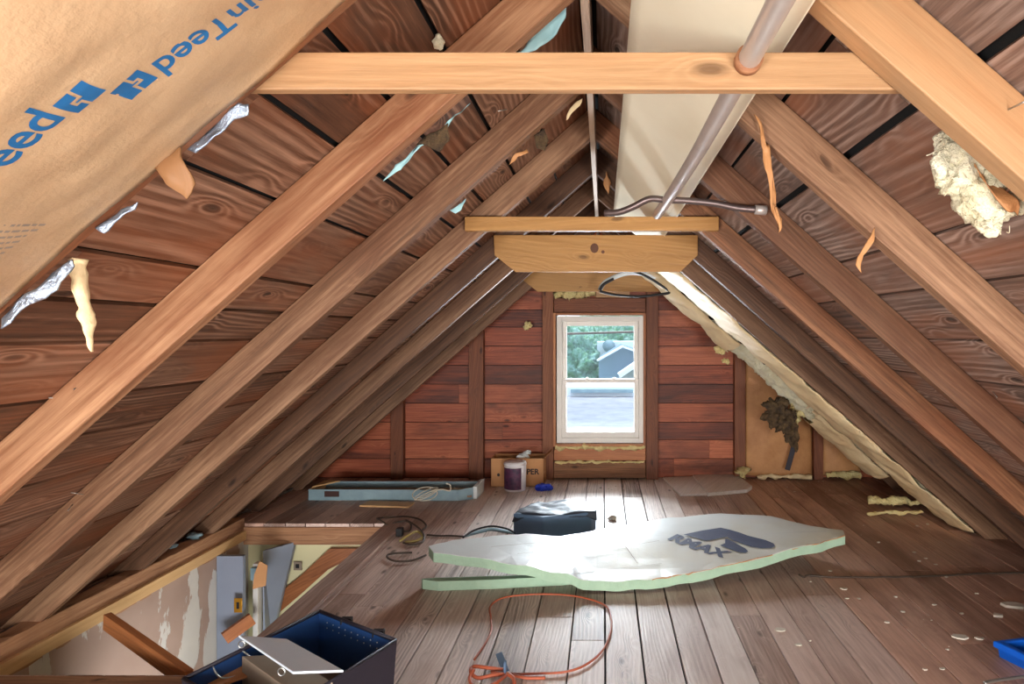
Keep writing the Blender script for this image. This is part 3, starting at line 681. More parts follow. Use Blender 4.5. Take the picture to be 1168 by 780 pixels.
hs = MB(); hs.tube([at(88, 296, 1.06), at(91, 318, 1.06), at(95, 345, 1.06), at(100, 372, 1.06), at(105, 398, 1.06)], [.013, .011, .009, .008, .002], seg=12, smooth_n=8, wob=.007)
setp(hs.build('wool_strip', M_paper_pale), 'pale ragged strip of wool hanging in front of the left roof boards', 'insulation')

# clump in the first bay on the right
cp = thing('wool_clump', at(1115, 210, 1.1), 'pale yellow clump of glass wool with a paper scrap hanging under the right roof boards', 'insulation')
m = MB(); d = 1.12
for (a, b, r_) in ((1082, 160, .020), (1078, 180, .026), (1092, 178, .034), (1103, 198, .040), (1113, 214, .036), (1121, 230, .034), (1135, 240, .028), (1128, 250, .022), (1150, 238, .022), (1158, 232, .018), (1074, 192, .014), (1130, 262, .010)):
    m.lump(at(a, b, d), (r_, r_*.8, r_), .8, 26, 4)
for k in range(60):
    a = R.uniform(1072, 1150); b = 165+(a-1072)*1.0+R.uniform(-12, 26); p = at(a, b, d-.02); q = p+V((R.uniform(-.03, .01), R.uniform(-.02, .02), R.uniform(-.03, .01)))
    m.tube([p, (p+q)/2+V((R.uniform(-.008, .008), 0, R.uniform(-.008, .008))), q], .0009, seg=4, smooth_n=3)
m.build('wool', M_wool_pale, cp)
m = MB(); m.grid(lambda u, v: at(1112+52*u-10*(1-v)*u, 178+14*u*0+ (50*u) + 34*v*(math.sin(min(1,u+.1)*2.6)), 1.085)+V((0, .012*math.sin(v*3+u*4), 0)), 16, 10, th=.002); m.build('paper_scrap', M_paper_warm, cp)

# long torn slivers of paper / wood
flap('torn_sliver', [(863, 129), (869, 140), (877, 165), (881, 190), (887, 230), (891, 250), (886, 268), (881, 240), (874, 200), (870, 165)], 1.50, M_paper_warm, 'long tan torn sliver hanging from the second right rafter')
flap('torn_sliver', [(998, 260), (990, 266), (984, 280), (975, 303), (981, 309), (987, 290), (996, 272)], 1.50, M_paper_warm, 'short curled tan sliver on the underside of the second right rafter')
flap('blue_paper_scrap', [(650, 0), (648, 16), (630, 42), (612, 57), (588, 59), (600, 45), (625, 20), (644, 2)], 1.59, M_cyan, 'pale blue paper scrap beside the first left rafter at the ridge')
flap('blue_paper_scrap', [(536, 118), (520, 128), (495, 160), (470, 180), (455, 195), (440, 205), (450, 190), (480, 168), (510, 135)], 1.62, M_cyan, 'long pale blue paper scrap along the back of the second left rafter')
flap('torn_wool_scrap', [(512, 137), (511, 160), (500, 172), (478, 168), (492, 150)], 1.61, M_burnt, 'dark ragged wool scrap behind the second left rafter')
flap('blue_paper_scrap', [(531, 226), (526, 238), (518, 243), (512, 240), (522, 232)], 2.20, M_cyan, 'tiny pale blue paper scrap at the third left rafter')
flap('torn_wool_scrap', [(622, 147), (627, 160), (622, 172), (610, 168), (609, 155)], 2.20, M_burnt, 'small dark scrap hanging from the third left rafter near the ridge')
flap('torn_sliver', [(664, 112), (656, 128), (645, 138), (648, 128), (658, 114)], 2.19, M_paper_pale, 'small pale splinter at the top of the third left rafter')
flap('torn_sliver', [(600, 168), (590, 175), (580, 188), (588, 184), (602, 172)], 2.19, M_paper_warm, 'small tan splinter under the third left rafter')
flap('torn_sliver', [(692, 195), (698, 210), (694, 222), (688, 205)], 3.3, M_paper_warm, 'small torn tan sliver hanging right of the ridge board')
lp = MB(); lp.lump(at(500, 48, 1.45), (.014, .012, .018), .5, 30, 3); setp(lp.build('foam_blob', M_wool_pale), 'small cream foam blob on the roof boards above the nearest tie beam', 'blob')

# right slope batts between the sixth, seventh and eighth rafters
def slope_batt(X0, X1, y0, y1, sag, matf, label, tear=None, seed=0):
    root = thing('insulation_batt', ((X0+X1)/2, (y0+y1)/2, roofz((X0+X1)/2)-sag-.03), label, 'insulation', 'paper-faced batts on the right slope')
    def fn(u, v):
        X = X0+(X1-X0)*u; y = y0+(y1-y0)*v
        s_ = sag*math.sin(v*math.pi)**.6*(1+.35*noise.noise(V((X*3, seed, 0))))+.022*noise.noise(V((X*9+y*4, y*6, seed)))+.007*noise.noise(V((X*44+y*14, y*9, seed)))
        base = roofz(X)-s_*CO-.004
        return V((X-s_*SI, y, max(base, .012)))
    m = MB(); m.grid(fn, 130, 22, th=.003)
    if tear:
        keep = [i for i, f_ in enumerate(m.f) if not tear(m.v[f_[0]])]
        m.f = [m.f[i] for i in keep]; m.mi = [m.mi[i] for i in keep]; m.sm = [m.sm[i] for i in keep]
    m.build('paper_facing', matf, root)
    m = MB()
    def fw(u, v):
        p = fn(u, .02+.96*v); q = noise.noise(p*20)*.02+noise.noise(p*60)*.008
        return p+V((.03*SI, 0, .03*CO))+V((q, q*.5, q))
    m.grid(fw, 110, 18); m.build('wool_fill', M_wool_pale, root); return root
slope_batt(.42, 2.40, 3.975, 4.49, .035, M_paper_pale, 'long cream paper-faced insulation batt reaching the floor between two right rafters', seed=2)
def tear(p):
    n_ = noise.noise(p*6)*.10
    return 1.02+n_ < p.x < 1.62+n_ and p.y > 4.6+n_
slope_batt(.40, 2.18, 4.67, 5.15, .07, M_paper_pale, 'torn paper-faced insulation batt nearest the gable wall on the right slope', tear, seed=5)
rg = thing('hanging_wool', at(915, 450, 4.9), 'ragged yellow and blackened wool hanging from the torn batt before the orange paper bay', 'insulation')
m = MB()
for (a, b, rx, rz) in ((905, 445, .07, .09), (920, 462, .10, .06), (945, 482, .09, .05), (965, 492, .07, .03), (890, 432, .04, .04), (930, 470, .06, .06), (908, 480, .025, .07)):
    m.lump(at(a, b, 4.95), (rx, .05, rz), .9, 11, 4)
m.build('wool', M_wool, rg)
m = MB()
for (a, b, rx, rz) in ((886, 464, .075, .085), (880, 474, .06, .07), (895, 480, .07, .08), (903, 494, .045, .07), (908, 503, .025, .06)):
    m.lump(at(a, b, 4.85), (rx, .04, rz), .9, 14, 4)
m.build('blackened_wool', M_burnt, rg)
lp = MB(); lp.lump(at(828, 412, 5.0), (.03, .03, .025), .8, 20, 4); lp.lump(at(822, 400, 5.05), (.035, .03, .05), .8, 20, 4); setp(lp.build('wool_tuft', M_wool), 'small yellow wool tuft dangling at the upper end of the torn batt', 'insulation')
lp = MB(); lp.lump(at(602, 372, 5.5), (.03, .02, .03), .9, 20, 4); setp(lp.build('wool_tuft', M_wool), 'small tan wool tuft stuck on the siding left of the window', 'insulation')

# paper-faced bays of the gable wall
for (a, b, lab) in ((1.305, 1.90, 'wide orange paper-faced insulation bay on the gable wall right of the window'), (1.99, 2.33, 'narrow orange paper-faced insulation bay in the right corner of the gable wall')):
    m = MB()
    def fn(u, v, a=a, b=b):
        X = a+(b-a)*u; zt = roofz(X, TOP)-.02; z_ = .03+(zt-.03)*v
        return V((X, YW-.03-.05*math.sin(u*math.pi)**.5-.012*noise.noise(V((X*6, z_*5, 0))), z_))
    m.grid(fn, 24, 24, th=.003); setp(m.build('wall_insulation', M_paper_warm), lab, 'insulation')
ragged(1.24, 1.29, .06, .07, YW-.10, M_wool, 'yellow wool tuft at the foot of the stud beside the orange paper bay')
ragged(1.4, 1.88, .03, .03, YW-.09, M_paper_pale, 'low ragged pale strip along the bottom of the wide orange paper bay')
ragged(2.0, 2.3, .05, .05, YW-.11, M_wool, 'low yellow wool strip at the bottom of the narrow orange paper bay')
m = MB(); c = at(903, 520, 5.44)
m.plank(at(908, 500, 5.44), at(898, 536, 5.44), (1, 0, 0), .045, .003); setp(m.build('dark_tape', M_bin), 'dark blue-grey tape strip running down the orange paper bay', 'tape')
ragged(2.0, 2.42, .05, .045, 4.62, M_wool, 'yellow wool scrap lying on the floor by the cream batt')
ragged(1.90, 2.3, .025, .022, 4.42, M_wool, 'thin flat yellow wool scrap in front of the larger floor scrap')

# ================================================================ THINGS ON THE FLOOR
# foam board: outline in the photograph, its underside raised a little off the floor
ctrl = [((495, 641), .13), ((540, 646), .115), ((590, 655), .095), ((640, 664), .06), ((672, 674), .012), ((700, 675), .008), ((745, 672), .015), ((790, 665), .03), ((850, 651), .055), ((930, 631), .09), ((964, 621), .11)]
TH = .052
near = [hp(a, b, h) for (a, b), h in ctrl]
far_px = [(961, 604), (925, 599), (880, 588), (822, 585), (762, 590), (722, 597), (680, 604), (640, 611), (600, 608), (560, 611), (515, 616), (489, 622)]
far_h = [.115, .115, .11, .10, .09, .085, .085, .09, .10, .11, .12, .13]
far = [hp(a, b, h+TH) - V((0, 0, TH)) for (a, b), h in zip(far_px, far_h)]
def dens(P, n):
    out = []
    for a, b in zip(P, P[1:]):
        for k in range(n):
            q = a.lerp(b, k/n); out.append(q+V((noise.noise(q*31), noise.noise(q*37), 0))*.008)
    out.append(P[-1]); return out
outl = dens(near, 5)+dens(far, 4)
cpts = near+far
def bz(x_, y_):
    num = den = 0
    for p in cpts:
        w_ = 1/((p.x-x_)**2+(p.y-y_)**2+2e-3)**1.3; num += w_*p.z; den += w_
    return num/den
inner = [(x_*.11-1.2, y_*.11+2.9) for x_ in range(28) for y_ in range(20)]
from mathutils.geometry import intersect_point_tri_2d
def inside(x_, y_):
    c_ = False; n_ = len(outl)
    for i in range(n_):
        a, b = outl[i], outl[i-1]
        if (a.y > y_) != (b.y > y_) and x_ < (b.x-a.x)*(y_-a.y)/(b.y-a.y)+a.x: c_ = not c_
    return c_
pts2 = [V((p.x, p.y)) for p in outl]+[V(q) for q in inner if inside(*q) and min((p.x-q[0])**2+(p.y-q[1])**2 for p in outl) > .0009]
n_o = len(outl)
res = delaunay_2d_cdt(pts2, [(i, (i+1) % n_o) for i in range(n_o)], [], 1, 1e-5)
tri = res[2]; vz = [V((p.x, p.y, bz(p.x, p.y))) for p in res[0]]
fb = thing('foam_board', (near[5].x, 3.7, 0), 'large white-faced rigid foam insulation board with navy logo lying tilted on the floor', 'foam board')
m = MB(); nT = len(vz)
m.add([p+V((0, 0, TH-.002)) for p in vz], [tuple(f_) for f_ in tri]); 
cnt = {}
for f_ in tri:
    for i in range(3):
        e = (f_[i], f_[(i+1) % 3]); cnt[tuple(sorted(e))] = cnt.get(tuple(sorted(e)), 0)+1
bd = [e for e, k in cnt.items() if k == 1]
m2 = MB(); m2.add(vz+[p+V((0, 0, TH-.006)) for p in vz], [tuple(f_[::-1]) for f_ in tri]+[tuple(nT+i for i in f_) for f_ in tri]+[(a, b, nT+b, nT+a) for a, b in bd])
m2.build('foam_core', M_foam, fb)
m.add([p+V((0, 0, TH-.005)) for p in vz], [tuple(f_) for f_ in tri]); k0_ = len(m.v)-nT
m.f += [[a, b, k0_+b, k0_+a] for a, b in bd]; m.mi += [0]*len(bd); m.sm += [False]*len(bd)
m.build('white_facing', M_facer, fb)
m = MB(); te = [p+V((0, -.001, TH-.001)) for p in dens(near[6:], 9)]
te = [p+V((0, R.uniform(-.002, .005), R.uniform(-.003, .001))) for p in te]
m.tube(te, [R.uniform(.0008, .0042) for _ in te], seg=6, smooth_n=2, wob=.0025); m.build('torn_paper_edge', M_card, fb)
def onboard(px, py, off=.0015):
    h = .15
    for _ in range(8): p = hp(px, py, h); h = bz(p.x, p.y)+TH
    return V((p.x, p.y, h+off+.001))
def z_(a, b): return (750+a/7.787, 590+b/7.787)
logo = [[(232, 155), (395, 120), (560, 95), (640, 112), (735, 148), (600, 180), (430, 212), (330, 182)],
        [(640, 112), (735, 140), (800, 165), (960, 205), (1030, 235), (1045, 258), (1010, 275), (920, 278), (830, 265), (760, 240), (680, 212), (790, 210), (820, 195), (790, 175), (700, 163), (620, 178), (735, 148)],
        [(600, 195), (625, 195), (680, 225), (780, 280), (805, 305), (780, 320), (720, 312), (640, 285), (555, 252), (600, 232)]]
m = MB()
for pl in logo:
    bm = bmesh.new(); bm.faces.new([bm.verts.new((*z_(a, b), 0)) for a, b in pl]); bmesh.ops.triangulate(bm, faces=bm.faces)
    bmesh.ops.subdivide_edges(bm, edges=bm.edges, cuts=2); bmesh.ops.triangulate(bm, faces=bm.faces); bm.verts.index_update()
    m.add([onboard(v.co.x, v.co.y) for v in bm.verts], [tuple(v.index for v in q.verts) for q in bm.faces]); bm.free()
m.build('printed_logo', M_navy, fb)
vs, fs = text_mesh('RMAX', .125, .006)
o0 = onboard(761, 614.5); bd_ = (onboard(826, 636)-o0); bd_.z = 0; L_ = bd_.length; bd_.normalize(); ud = V((-bd_.y, bd_.x, 0)); wmax = max(p.x for p in vs)
m = MB(); ov = []
for p in vs:
    q = o0+bd_*(p.x/wmax*L_)+ud*p.y; ov.append(V((q.x, q.y, bz(q.x, q.y)+TH+.0008)))
m.add(ov, fs); m.build('printed_lettering', M_navy, fb)
for (a, b), (c, d_) in (((700, 626), (752, 617)), ((655, 655), (755, 643)), ((712, 622), (727, 643)), ((590, 632), (700, 622)), ((560, 624), (640, 617)), ((640, 640), (700, 630))):
    m = MB(); n_ = 14; P_ = [onboard(a+(c-a)*i/n_, b+(d_-b)*i/n_+.5*math.sin(i*1.7)*.3, .0012) for i in range(n_+1)]
    for p_, q_ in zip(P_, P_[1:]):
        w_ = V((.0, .0035, 0)) if abs(c-a) > abs(d_-b) else V((.0035, 0, 0)); m.add([p_, q_, q_+w_, p_+w_], [(0, 1, 2, 3)])
    m.build('crease_mark', M_card_grey, fb)
# supports under the board: a broken foam piece lying flat, its edge showing
low = [hp(482, 672), hp(500, 674), hp(560, 672), hp(600, 670), hp(640, 668), hp(690, 668)+V((0, .05, 0))]
m = MB(); m.prism([*low, low[-1]+V((.0, .05, 0)), low[3]+V((.0, .04, 0)), low[0]+V((.05, .028, 0)), low[0]+V((-.01, .015, 0))], (0, 0, .048))
o = setp(m.build('foam_offcut', M_foam, bevel=.002), 'narrow pale green foam offcut lying under the near left edge of the large foam board', 'foam board')

# wrapped black box
bx = thing('covered_box', (-.30, 4.2, 0), 'dark box under crumpled black plastic sheet behind the foam board', 'box')
ca = at(584, 600, 3.98).x; cb = at(680, 600, 4.15).x
m = MB(); m.prism([(ca, 4.02, 0), (ca+.2, 3.93, 0), (cb-.03, 4.05, 0), (cb, 4.12, 0), (cb-.02, 4.27, 0), (ca+.14, 4.25, 0)], (0, 0, .135)); m.build('box_body', M_box_side, bx, bevel=.01)
def sheetf(u, v):
    x0_ = ca-.004+.14*v; x1_ = cb+.006-.02*v
    fz = 4.015-.06*math.sin(min(1, u*1.15)*math.pi)*.9*(1 if u < .9 else .6)+.03*u; y_ = fz+(4.28-fz)*v
    z__ = .139+.006*math.sin(u*9+v*3)*(.3+v)+.012*v*math.exp(-((u-.4)/.3)**2)+.010*noise.noise(V((u*6, v*5, 2)))
    if v < .12: k = 1-v/.12; z__ -= k*(.012+.04*abs(2*u-1)**2.2+.01*noise.noise(V((u*12, 0, 0)))); y_ = fz-.006*k+.06*v
    return V((x0_+(x1_-x0_)*u, y_, z__))
m = MB(); m.grid(sheetf, 60, 30, th=.003); m.build('plastic_sheet', M_black_plastic, bx)
ls = MB(); ls.tube([hp(530, 612), hp(545, 607), hp(560, 604), hp(575, 606), hp(590, 609)], [.012, .025, .03, .025, .012], seg=10, flat=.35); setp(ls.build('plastic_scrap', M_fix), 'flat shiny plastic scrap left of the black covered box', 'scrap')
cb_ = MB(); cb_.tube([hp(528, 613, .01), hp(540, 605, .02), hp(560, 600, .03), hp(578, 603, .02), hp(588, 608, .01)], .006, seg=6); setp(cb_.build('black_hose', M_black), 'thin black curved hose over the shiny scrap beside the covered box', 'hose')

# cardboard box with flaps
cx_ = thing('cardboard_box', (-.67, 5.38, 0), 'open brown cardboard box standing against the gable wall left of the window', 'box')
xa, xb, ya, yb_, hh = -.90, -.455, 5.27, 5.49, .235
m = MB()
m.box((xa, ya, 0), (xb, ya+.004, hh)); m.box((xa, yb_-.004, 0), (xb, yb_, hh)); m.box((xa, ya, 0), (xa+.004, yb_, hh)); m.box((xb-.004, ya, 0), (xb, yb_, hh)); m.box((xa, ya, 0), (xb, yb_, .004)); m.build('carton', M_card, cx_)
m = MB(); m.prism([(xa, ya, hh), (xb, ya, hh), (xb-.02, ya+.10, hh-.03), (xa+.02, ya+.10, hh-.03)], (0, 0, .003)); m.prism([(xb, ya, hh), (xb, yb_, hh), (xb+.06, yb_-.02, hh+.05), (xb+.06, ya+.02, hh+.05)], (0, 0, .003)); m.build('flap', M_card, cx_)
vs, fs = text_mesh('PER', .065, .002); m = MB(); m.add([V((xb-.145+p.x, ya-.0015, .105+p.y)) for p in vs], fs); m.build('box_lettering', M_ink, cx_)
m = MB(); m.prism([V((xa+.065+math.cos(a)*.012, ya-.001, .10+math.sin(a)*.014)) for a in [i*math.pi/6 for i in range(12)]], (0, -.001, 0)); m.build('round_mark', M_ink, cx_)
# rag on the box, tub, blue cloth
m = MB(); m.lump(at(597, 521, 5.36), (.05, .03, .026), .7, 14, 4); m.lump(at(602, 516, 5.38), (.03, .02, .02), .7, 18, 3); setp(m.build('crumpled_packet', M_fixend), 'small white crumpled packet on top of the open cardboard box', 'packet')
tb = thing('tub', (0, 0, 0), 'white tub with dark purple label in front of the cardboard box', 'tub'); tl = at(586.5, 560, 5.10); tb.location = (tl.x, 5.16, 0)
def lathe(prof, c, seg=32, y=0):
    m = MB(); vs = []; fs = []
    for (r_, z) in prof:
        for k in range(seg): a = 2*math.pi*k/seg; vs.append(V((c[0]+r_*math.cos(a), c[1]+r_*math.sin(a), c[2]+z)))
    for i in range(len(prof)-1):
        for k in range(seg): k2 = (k+1) % seg; fs.append((i*seg+k, i*seg+k2, (i+1)*seg+k2, (i+1)*seg+k))
    fs.append(tuple(range(seg))[::-1]); fs.append(tuple((len(prof)-1)*seg+k for k in range(seg)))
    m.add(vs, fs, None, 0, 0, True); return m
lathe([(.080, 0), (.088, .01), (.09, .205), (.084, .21), (.084, .216)], tb.location).build('tub_body', M_tub, tb)
lathe([(.093, .212), (.094, .222), (.088, .236), (.05, .238)], tb.location).build('lid', M_tub, tb)
m = MB(); vs = []; n = 20
for i in range(n+1):
    a = math.radians(200+110*i/n); vs += [V((tb.location.x+.0915*math.cos(a), tb.location.y+.0915*math.sin(a), .02)), V((tb.location.x+.0915*math.cos(a), tb.location.y+.0915*math.sin(a), .195))]
m.add(vs, [(2*i, 2*i+2, 2*i+3, 2*i+1) for i in range(n)], None, 0, 0, True); m.build('label_wrap', M_label, tb)
m = MB(); m.lump(hp(619, 557, .02)+V((0, .04, .0)), (.065, .05, .028), .5, 16, 4); setp(m.build('blue_cloth', M_bluecloth), 'bright blue crumpled cloth on the floor beside the cardboard box', 'cloth')

# light fixture trough with coiled cord, thin board
fxr = thing('light_fixture', (-1.6, 4.9, 0), 'long pale blue metal light fixture lying upturned on the floor at left', 'light fixture')
xl, xr, yf, ybk, fh = at(353, 572, 4.86).x, at(541, 572, 4.86).x, 4.84, 5.10, .085
m = MB(); m.prism([(xl, yf, 0), (xr-.12, yf-.02, 0), (xr-.12, yf-.02, fh), (xl, yf, fh)], (0, .008, 0)); m.prism([(xr-.12, yf-.02, 0), (xr-.01, yf+.03, 0), (xr-.01, yf+.03, fh+.01), (xr-.12, yf-.02, fh)], (0, .008, 0)); m.build('front_side', M_fix, fxr, bevel=.002)
m = MB(); m.box((xl, ybk, 0), (xr, ybk+.008, fh)); m.build('back_side', M_fix, fxr)
m = MB(); m.box((xl+.01, yf+.01, .02), (xr-.02, ybk, .035)); m.build('inner_pan', M_tan, fxr)
m = MB(); m.prism([(xr-.012, yf+.03, 0), (xr-.012, yf+.03, fh+.015), (xr, ybk, fh+.02), (xr, ybk, 0)], (.03, .01, 0)); m.build('end_cap', M_fixend, fxr, bevel=.004)
m = MB(); m.prism([(xl, yf+.01, .0), (xl, ybk, 0), (xl+.02, ybk, fh), (xl, yf+.01, fh)], (.012, 0, 0)); m.prism([(xl+.01, yf+.05, fh), (xl+.14, ybk-.01, fh), (xl+.01, ybk, fh)], (0, 0, .01)); m.build('end_plate', M_strip, fxr)
m = MB(); m.box((xl+.13, yf-.012, .03), (xl+.24, yf-.002, .072)); m.build('rust_patch', M_rust, fxr)
m = MB(); c0 = hp(486, 565, .09)
for lp_ in range(3):
    pts = [c0+V((.09*math.cos(a)*(1-.1*lp_)+.01*lp_, .06*math.sin(a+.3*lp_)-.03, .035*math.sin(a*1.0+lp_)+.02)) for a in [i*2*math.pi/12 for i in range(13)]]
    m.tube(pts, .004, seg=6, smooth_n=3)
m.tube([c0+V((.05, -.03, .04)), c0+V((.12, -.02, .05)), c0+V((.17, .02, .03)), c0+V((.17, .03, .07)), c0+V((.14, .03, .08))], .005, seg=6)
setp(m.build('coiled_cord', M_cord_white), 'pale coiled cord lying over the pale blue light fixture', 'cord')
m = MB(); m.prism([hp(410, 578), hp(466, 579.5), hp(473, 574.5), hp(422, 572.5)], (0, 0, .012)); setp(m.build('thin_board', M_strip, bevel=.001), 'small thin tan board on the floor in front of the light fixture', 'board')

# cables near the stair corner
m = MB(); H = .012
m.tube([hp(431, 591, H), hp(445, 590, H), (hp(462, 589, .02)), hp(478, 592, H), hp(486, 599, H), hp(482, 604, H)], .006, seg=6)
m.tube([hp(463, 593, .03), hp(475, 600, .04), hp(483, 609, .03), hp(482, 618, H), hp(470, 621, H), hp(460, 619, H)], .006, seg=6)
m.tube([hp(430, 591, H), hp(438, 596, .03), hp(443, 600, H)], .006, seg=6); m.tube([hp(448, 597, .02), hp(462, 594, .03), hp(469, 598, .02), hp(466, 606, H), hp(452, 604, H)], .006, seg=6)
setp(m.build('dark_cable', M_cord_dark), 'tangled dark cable at the far right corner of the stair opening', 'cable')
m = MB(); m.tube([hp(456, 617, H), hp(466, 610, .03), hp(476, 606, .03), hp(482, 612, .02), hp(474, 617, H), hp(462, 618, H)], .008, seg=8); setp(m.build('brass_cable', M_cord_brass), 'yellowish metal cable loop inside the dark tangle by the stair opening', 'cable')
m = MB(); m.tube([hp(486, 633, H), hp(470, 639, H), hp(453, 640, H), hp(443, 637, H), hp(442, 633, H), hp(450, 631, H), hp(470, 630, H)], .006, seg=6); setp(m.build('dark_cable', M_cord_dark), 'single dark cable loop left of the foam board corner', 'cable')
m = MB(); m.tube([hp(487, 610, .008), hp(500, 611, .008), hp(515, 611, .008), hp(530, 612, .008)], .006, seg=6); setp(m.build('dark_cable', M_cord_dark), 'short straight dark cable between tangle and covered box', 'cable')
m = MB(); m.box(hp(456, 611, 0)+V((-.02, -.02, 0)), hp(456, 611, 0)+V((.02, .02, .05))); setp(m.build('junction_block', M_black, bevel=.003), 'small black block at the end of the edge plank by the cables', 'block')

# orange extension cord with bundled plug end
m = MB(); h = .008
path = [(556, 770), (553, 762), (546, 756), (541, 752), (552, 736), (560, 720), (560, 705), (559, 692), (570, 683), (590, 679), (620, 677.5), (650, 679), (675, 684), (692, 692), (697, 705), (696, 722), (687, 742), (668, 758), (645, 766), (615, 768), (585, 768.5), (560, 766)]
m.tube([hp(a, b, h) for a, b in path[3:]], .0045, seg=8, smooth_n=6)
ec = thing('extension_cord', hp(570, 768), 'orange extension cord looped on the floor boards in the foreground', 'cord')
m.build('cord', M_cord_orange, ec)
m = MB()
m.tube([hp(578, 764, .02), hp(560, 762, .03), hp(541, 760, .02), hp(537, 766, .02), hp(545, 773, .02), hp(562, 770, .03), hp(578, 768, .02)], .007, seg=8)
m.tube([hp(540, 764, .03), hp(536, 774, .02), hp(542, 784, .02), hp(560, 782, .03), hp(577, 770, .02)], .007, seg=8)
m.tube([hp(578, 768, .02), hp(586, 774, .02), hp(584, 784, .01), hp(565, 788, .01)], .007, seg=8)
m.tube([hp(585, 770, .01), hp(600, 773, .01), hp(622, 773, .01)], .006, seg=8)
m.build('plug_bundle', M_cord_orange, ec)
m = MB(); a = hp(576, 768, .02); m.tube([a, a+V((.0, .0, .045))], .012, seg=10, smooth_n=1, flat=.5); m.plank(hp(577, 766, .02), hp(569, 745, .02), (1, 0, .2), .026, .004); m.build('tie_tag', M_box_side, ec)

# dark tool bin and the carton with a white lid
P1, P2, P4 = hp(365, 697, .22), hp(453, 731, .22), hp(207, 776, .22); P3 = P2+(P4-P1)
tbn = thing('tool_bin', V(((P1.x+P3.x)/2, (P1.y+P3.y)/2, 0)), 'dark open bin with blue lining in the foreground beside the stair opening', 'bin')
cor = [P1, P2, P3, P4]; cen = sum(cor, V())/4
def cw(p, k, z): q = cen+(p-cen)*k; return V((q.x, q.y, z))
m = MB()
for i in range(4):
    a, b = cor[i], cor[(i+1) % 4]
    m.add([cw(a, .95, 0), cw(b, .95, 0), cw(b, 1, .22), cw(a, 1, .22), cw(a, .93, 0), cw(b, .93, 0), cw(b, .98, .22), cw(a, .98, .22)], [(0, 1, 2, 3), (7, 6, 5, 4), (3, 2, 6, 7), (0, 4, 5, 1), (0, 3, 7, 4), (1, 5, 6, 2)])
m.add([cw(p, .95, 0) for p in cor]+[cw(p, .95, .006) for p in cor], [(0, 1, 2, 3), (7, 6, 5, 4)]); m.build('bin_shell', M_bin, tbn, bevel=.002)
m = MB()
for i in range(4):
    a, b = cor[i], cor[(i+1) % 4]
    m.add([cw(a, .925, .008), cw(b, .925, .008), cw(b, .975, .217), cw(a, .975, .217), cw(a, .915, .008), cw(b, .915, .008), cw(b, .965, .217), cw(a, .965, .217)], [(0, 1, 2, 3), (7, 6, 5, 4), (3, 2, 6, 7), (0, 4, 5, 1)])
lining = m.build('lining', M_bin_in, tbn)
m = MB(); m.prism([cw(p, .91, .035) for p in cor], (0, 0, .004)); m.build('floor_sheet', M_card_grey, tbn)
m = MB()
for i in range(4): m.tube([cw(cor[i], .985, .224), cw(cor[(i+1) % 4], .985, .224)], .006, seg=8, smooth_n=1)
m.build('rim', M_bin, tbn)
for k in range(9):
    for j in range(2):
        t_ = .12+.085*k; q = cw(P1.lerp(P2, t_), .958, .195-.02*j); m = MB(); m.lump(q, (.003, .003, .003), 0, 1, 1); m.build('rivet', M_steel, lining)
m = MB(); a = cw(P1.lerp(P4, .28), .955, .14); b = cw(P1.lerp(P4, .5), .955, .14); m.plank(a+V((.004, 0, 0)), b+V((.004, 0, 0)), (0, 0, 1), .022, .006); m.build('slot_handle', M_card_grey, tbn)
for t_ in (.35, .75):
    q = cw(P1.lerp(P2, t_), 1.03, .215); m = MB(); m.box(q+V((-.02, -.012, -.01)), q+V((.02, .012, .014))); m.build('clip', M_black, tbn, bevel=.002)
m = MB(); a = cw(P1.lerp(P4, .62), .99, .22); b = cw(P1.lerp(P4, .82), .99, .22); m.tube([a, a+V((.03, 0, -.03)), (a+b)/2+V((.05, 0, -.05)), b+V((.03, 0, -.04)), b], .003, seg=6); m.build('wire_handle', M_steel, tbn)
ct = thing('lidded_carton', hp(330, 775, .12), 'small grey carton with a tilted white lid standing in the dark bin', 'carton')
lidp = [hp(272, 727, .27), hp(327, 731, .25), hp(392, 767, .25), hp(334, 769, .27)]
m = MB(); m.prism([*lidp], (0, 0, .008)); m.build('lid', M_white_board, ct, bevel=.002)
m = MB()
lo4 = [V((p.x, p.y, .04)) for p in lidp]; s4 = sum(lo4, V())/4
m.prism([s4+(p-s4)*.86+V((0, -.02, 0)) for p in lo4], (0, 0, .185)); m.build('carton_body', M_card_grey, ct, bevel=.002)
for t_ in (.08, .82):
    q = lidp[0].lerp(lidp[3], t_)+V((0, 0, -.012)); m = MB(); m.tube([q+V((math.cos(a)*.011, -.004, math.sin(a)*.011)) for a in [i*math.pi/4 for i in range(9)]], .0022, seg=6, smooth_n=3); m.build('ring', M_steel, ct)
m = MB(); q = hp(250, 779, .18); m.plank(hp(236, 779, .17), hp(300, 757, .17), (.4, -1, 0), .10, .006); setp(m.build('brown_card', M_card), 'loose brown cardboard piece in the left half of the dark bin', 'cardboard')

# bright blue tray at the right edge
c = hp(1133, 735, .05); d2 = hp(1168, 775, .05)
tr_ = thing('blue_tray', (1.75, 2.35, 0), 'bright blue plastic tray on the floor at the right edge of the view', 'tray')
Q = [hp(1133, 731, .06), hp(1133, 731, .06)+V((.45, .10, 0)), hp(1133, 731, .06)+V((.62, -.22, 0)), hp(1133, 731, .06)+V((.11, -.27, 0))]; qc = sum(Q, V())/4
def qw(p, k, z): r_ = qc+(p-qc)*k; return V((r_.x, r_.y, z))
m = MB()
for i in range(4):
    a, b = Q[i], Q[(i+1) % 4]
    m.add([qw(a, 1, .035), qw(b, 1, .035), qw(b, 1, .062), qw(a, 1, .062), qw(a, .86, .035), qw(b, .86, .035), qw(b, .86, .062), qw(a, .86, .062)], [(0, 1, 2, 3), (7, 6, 5, 4), (3, 2, 6, 7), (0, 4, 5, 1)])
m.build('rim', M_blue, tr_, bevel=.006)
m = MB()
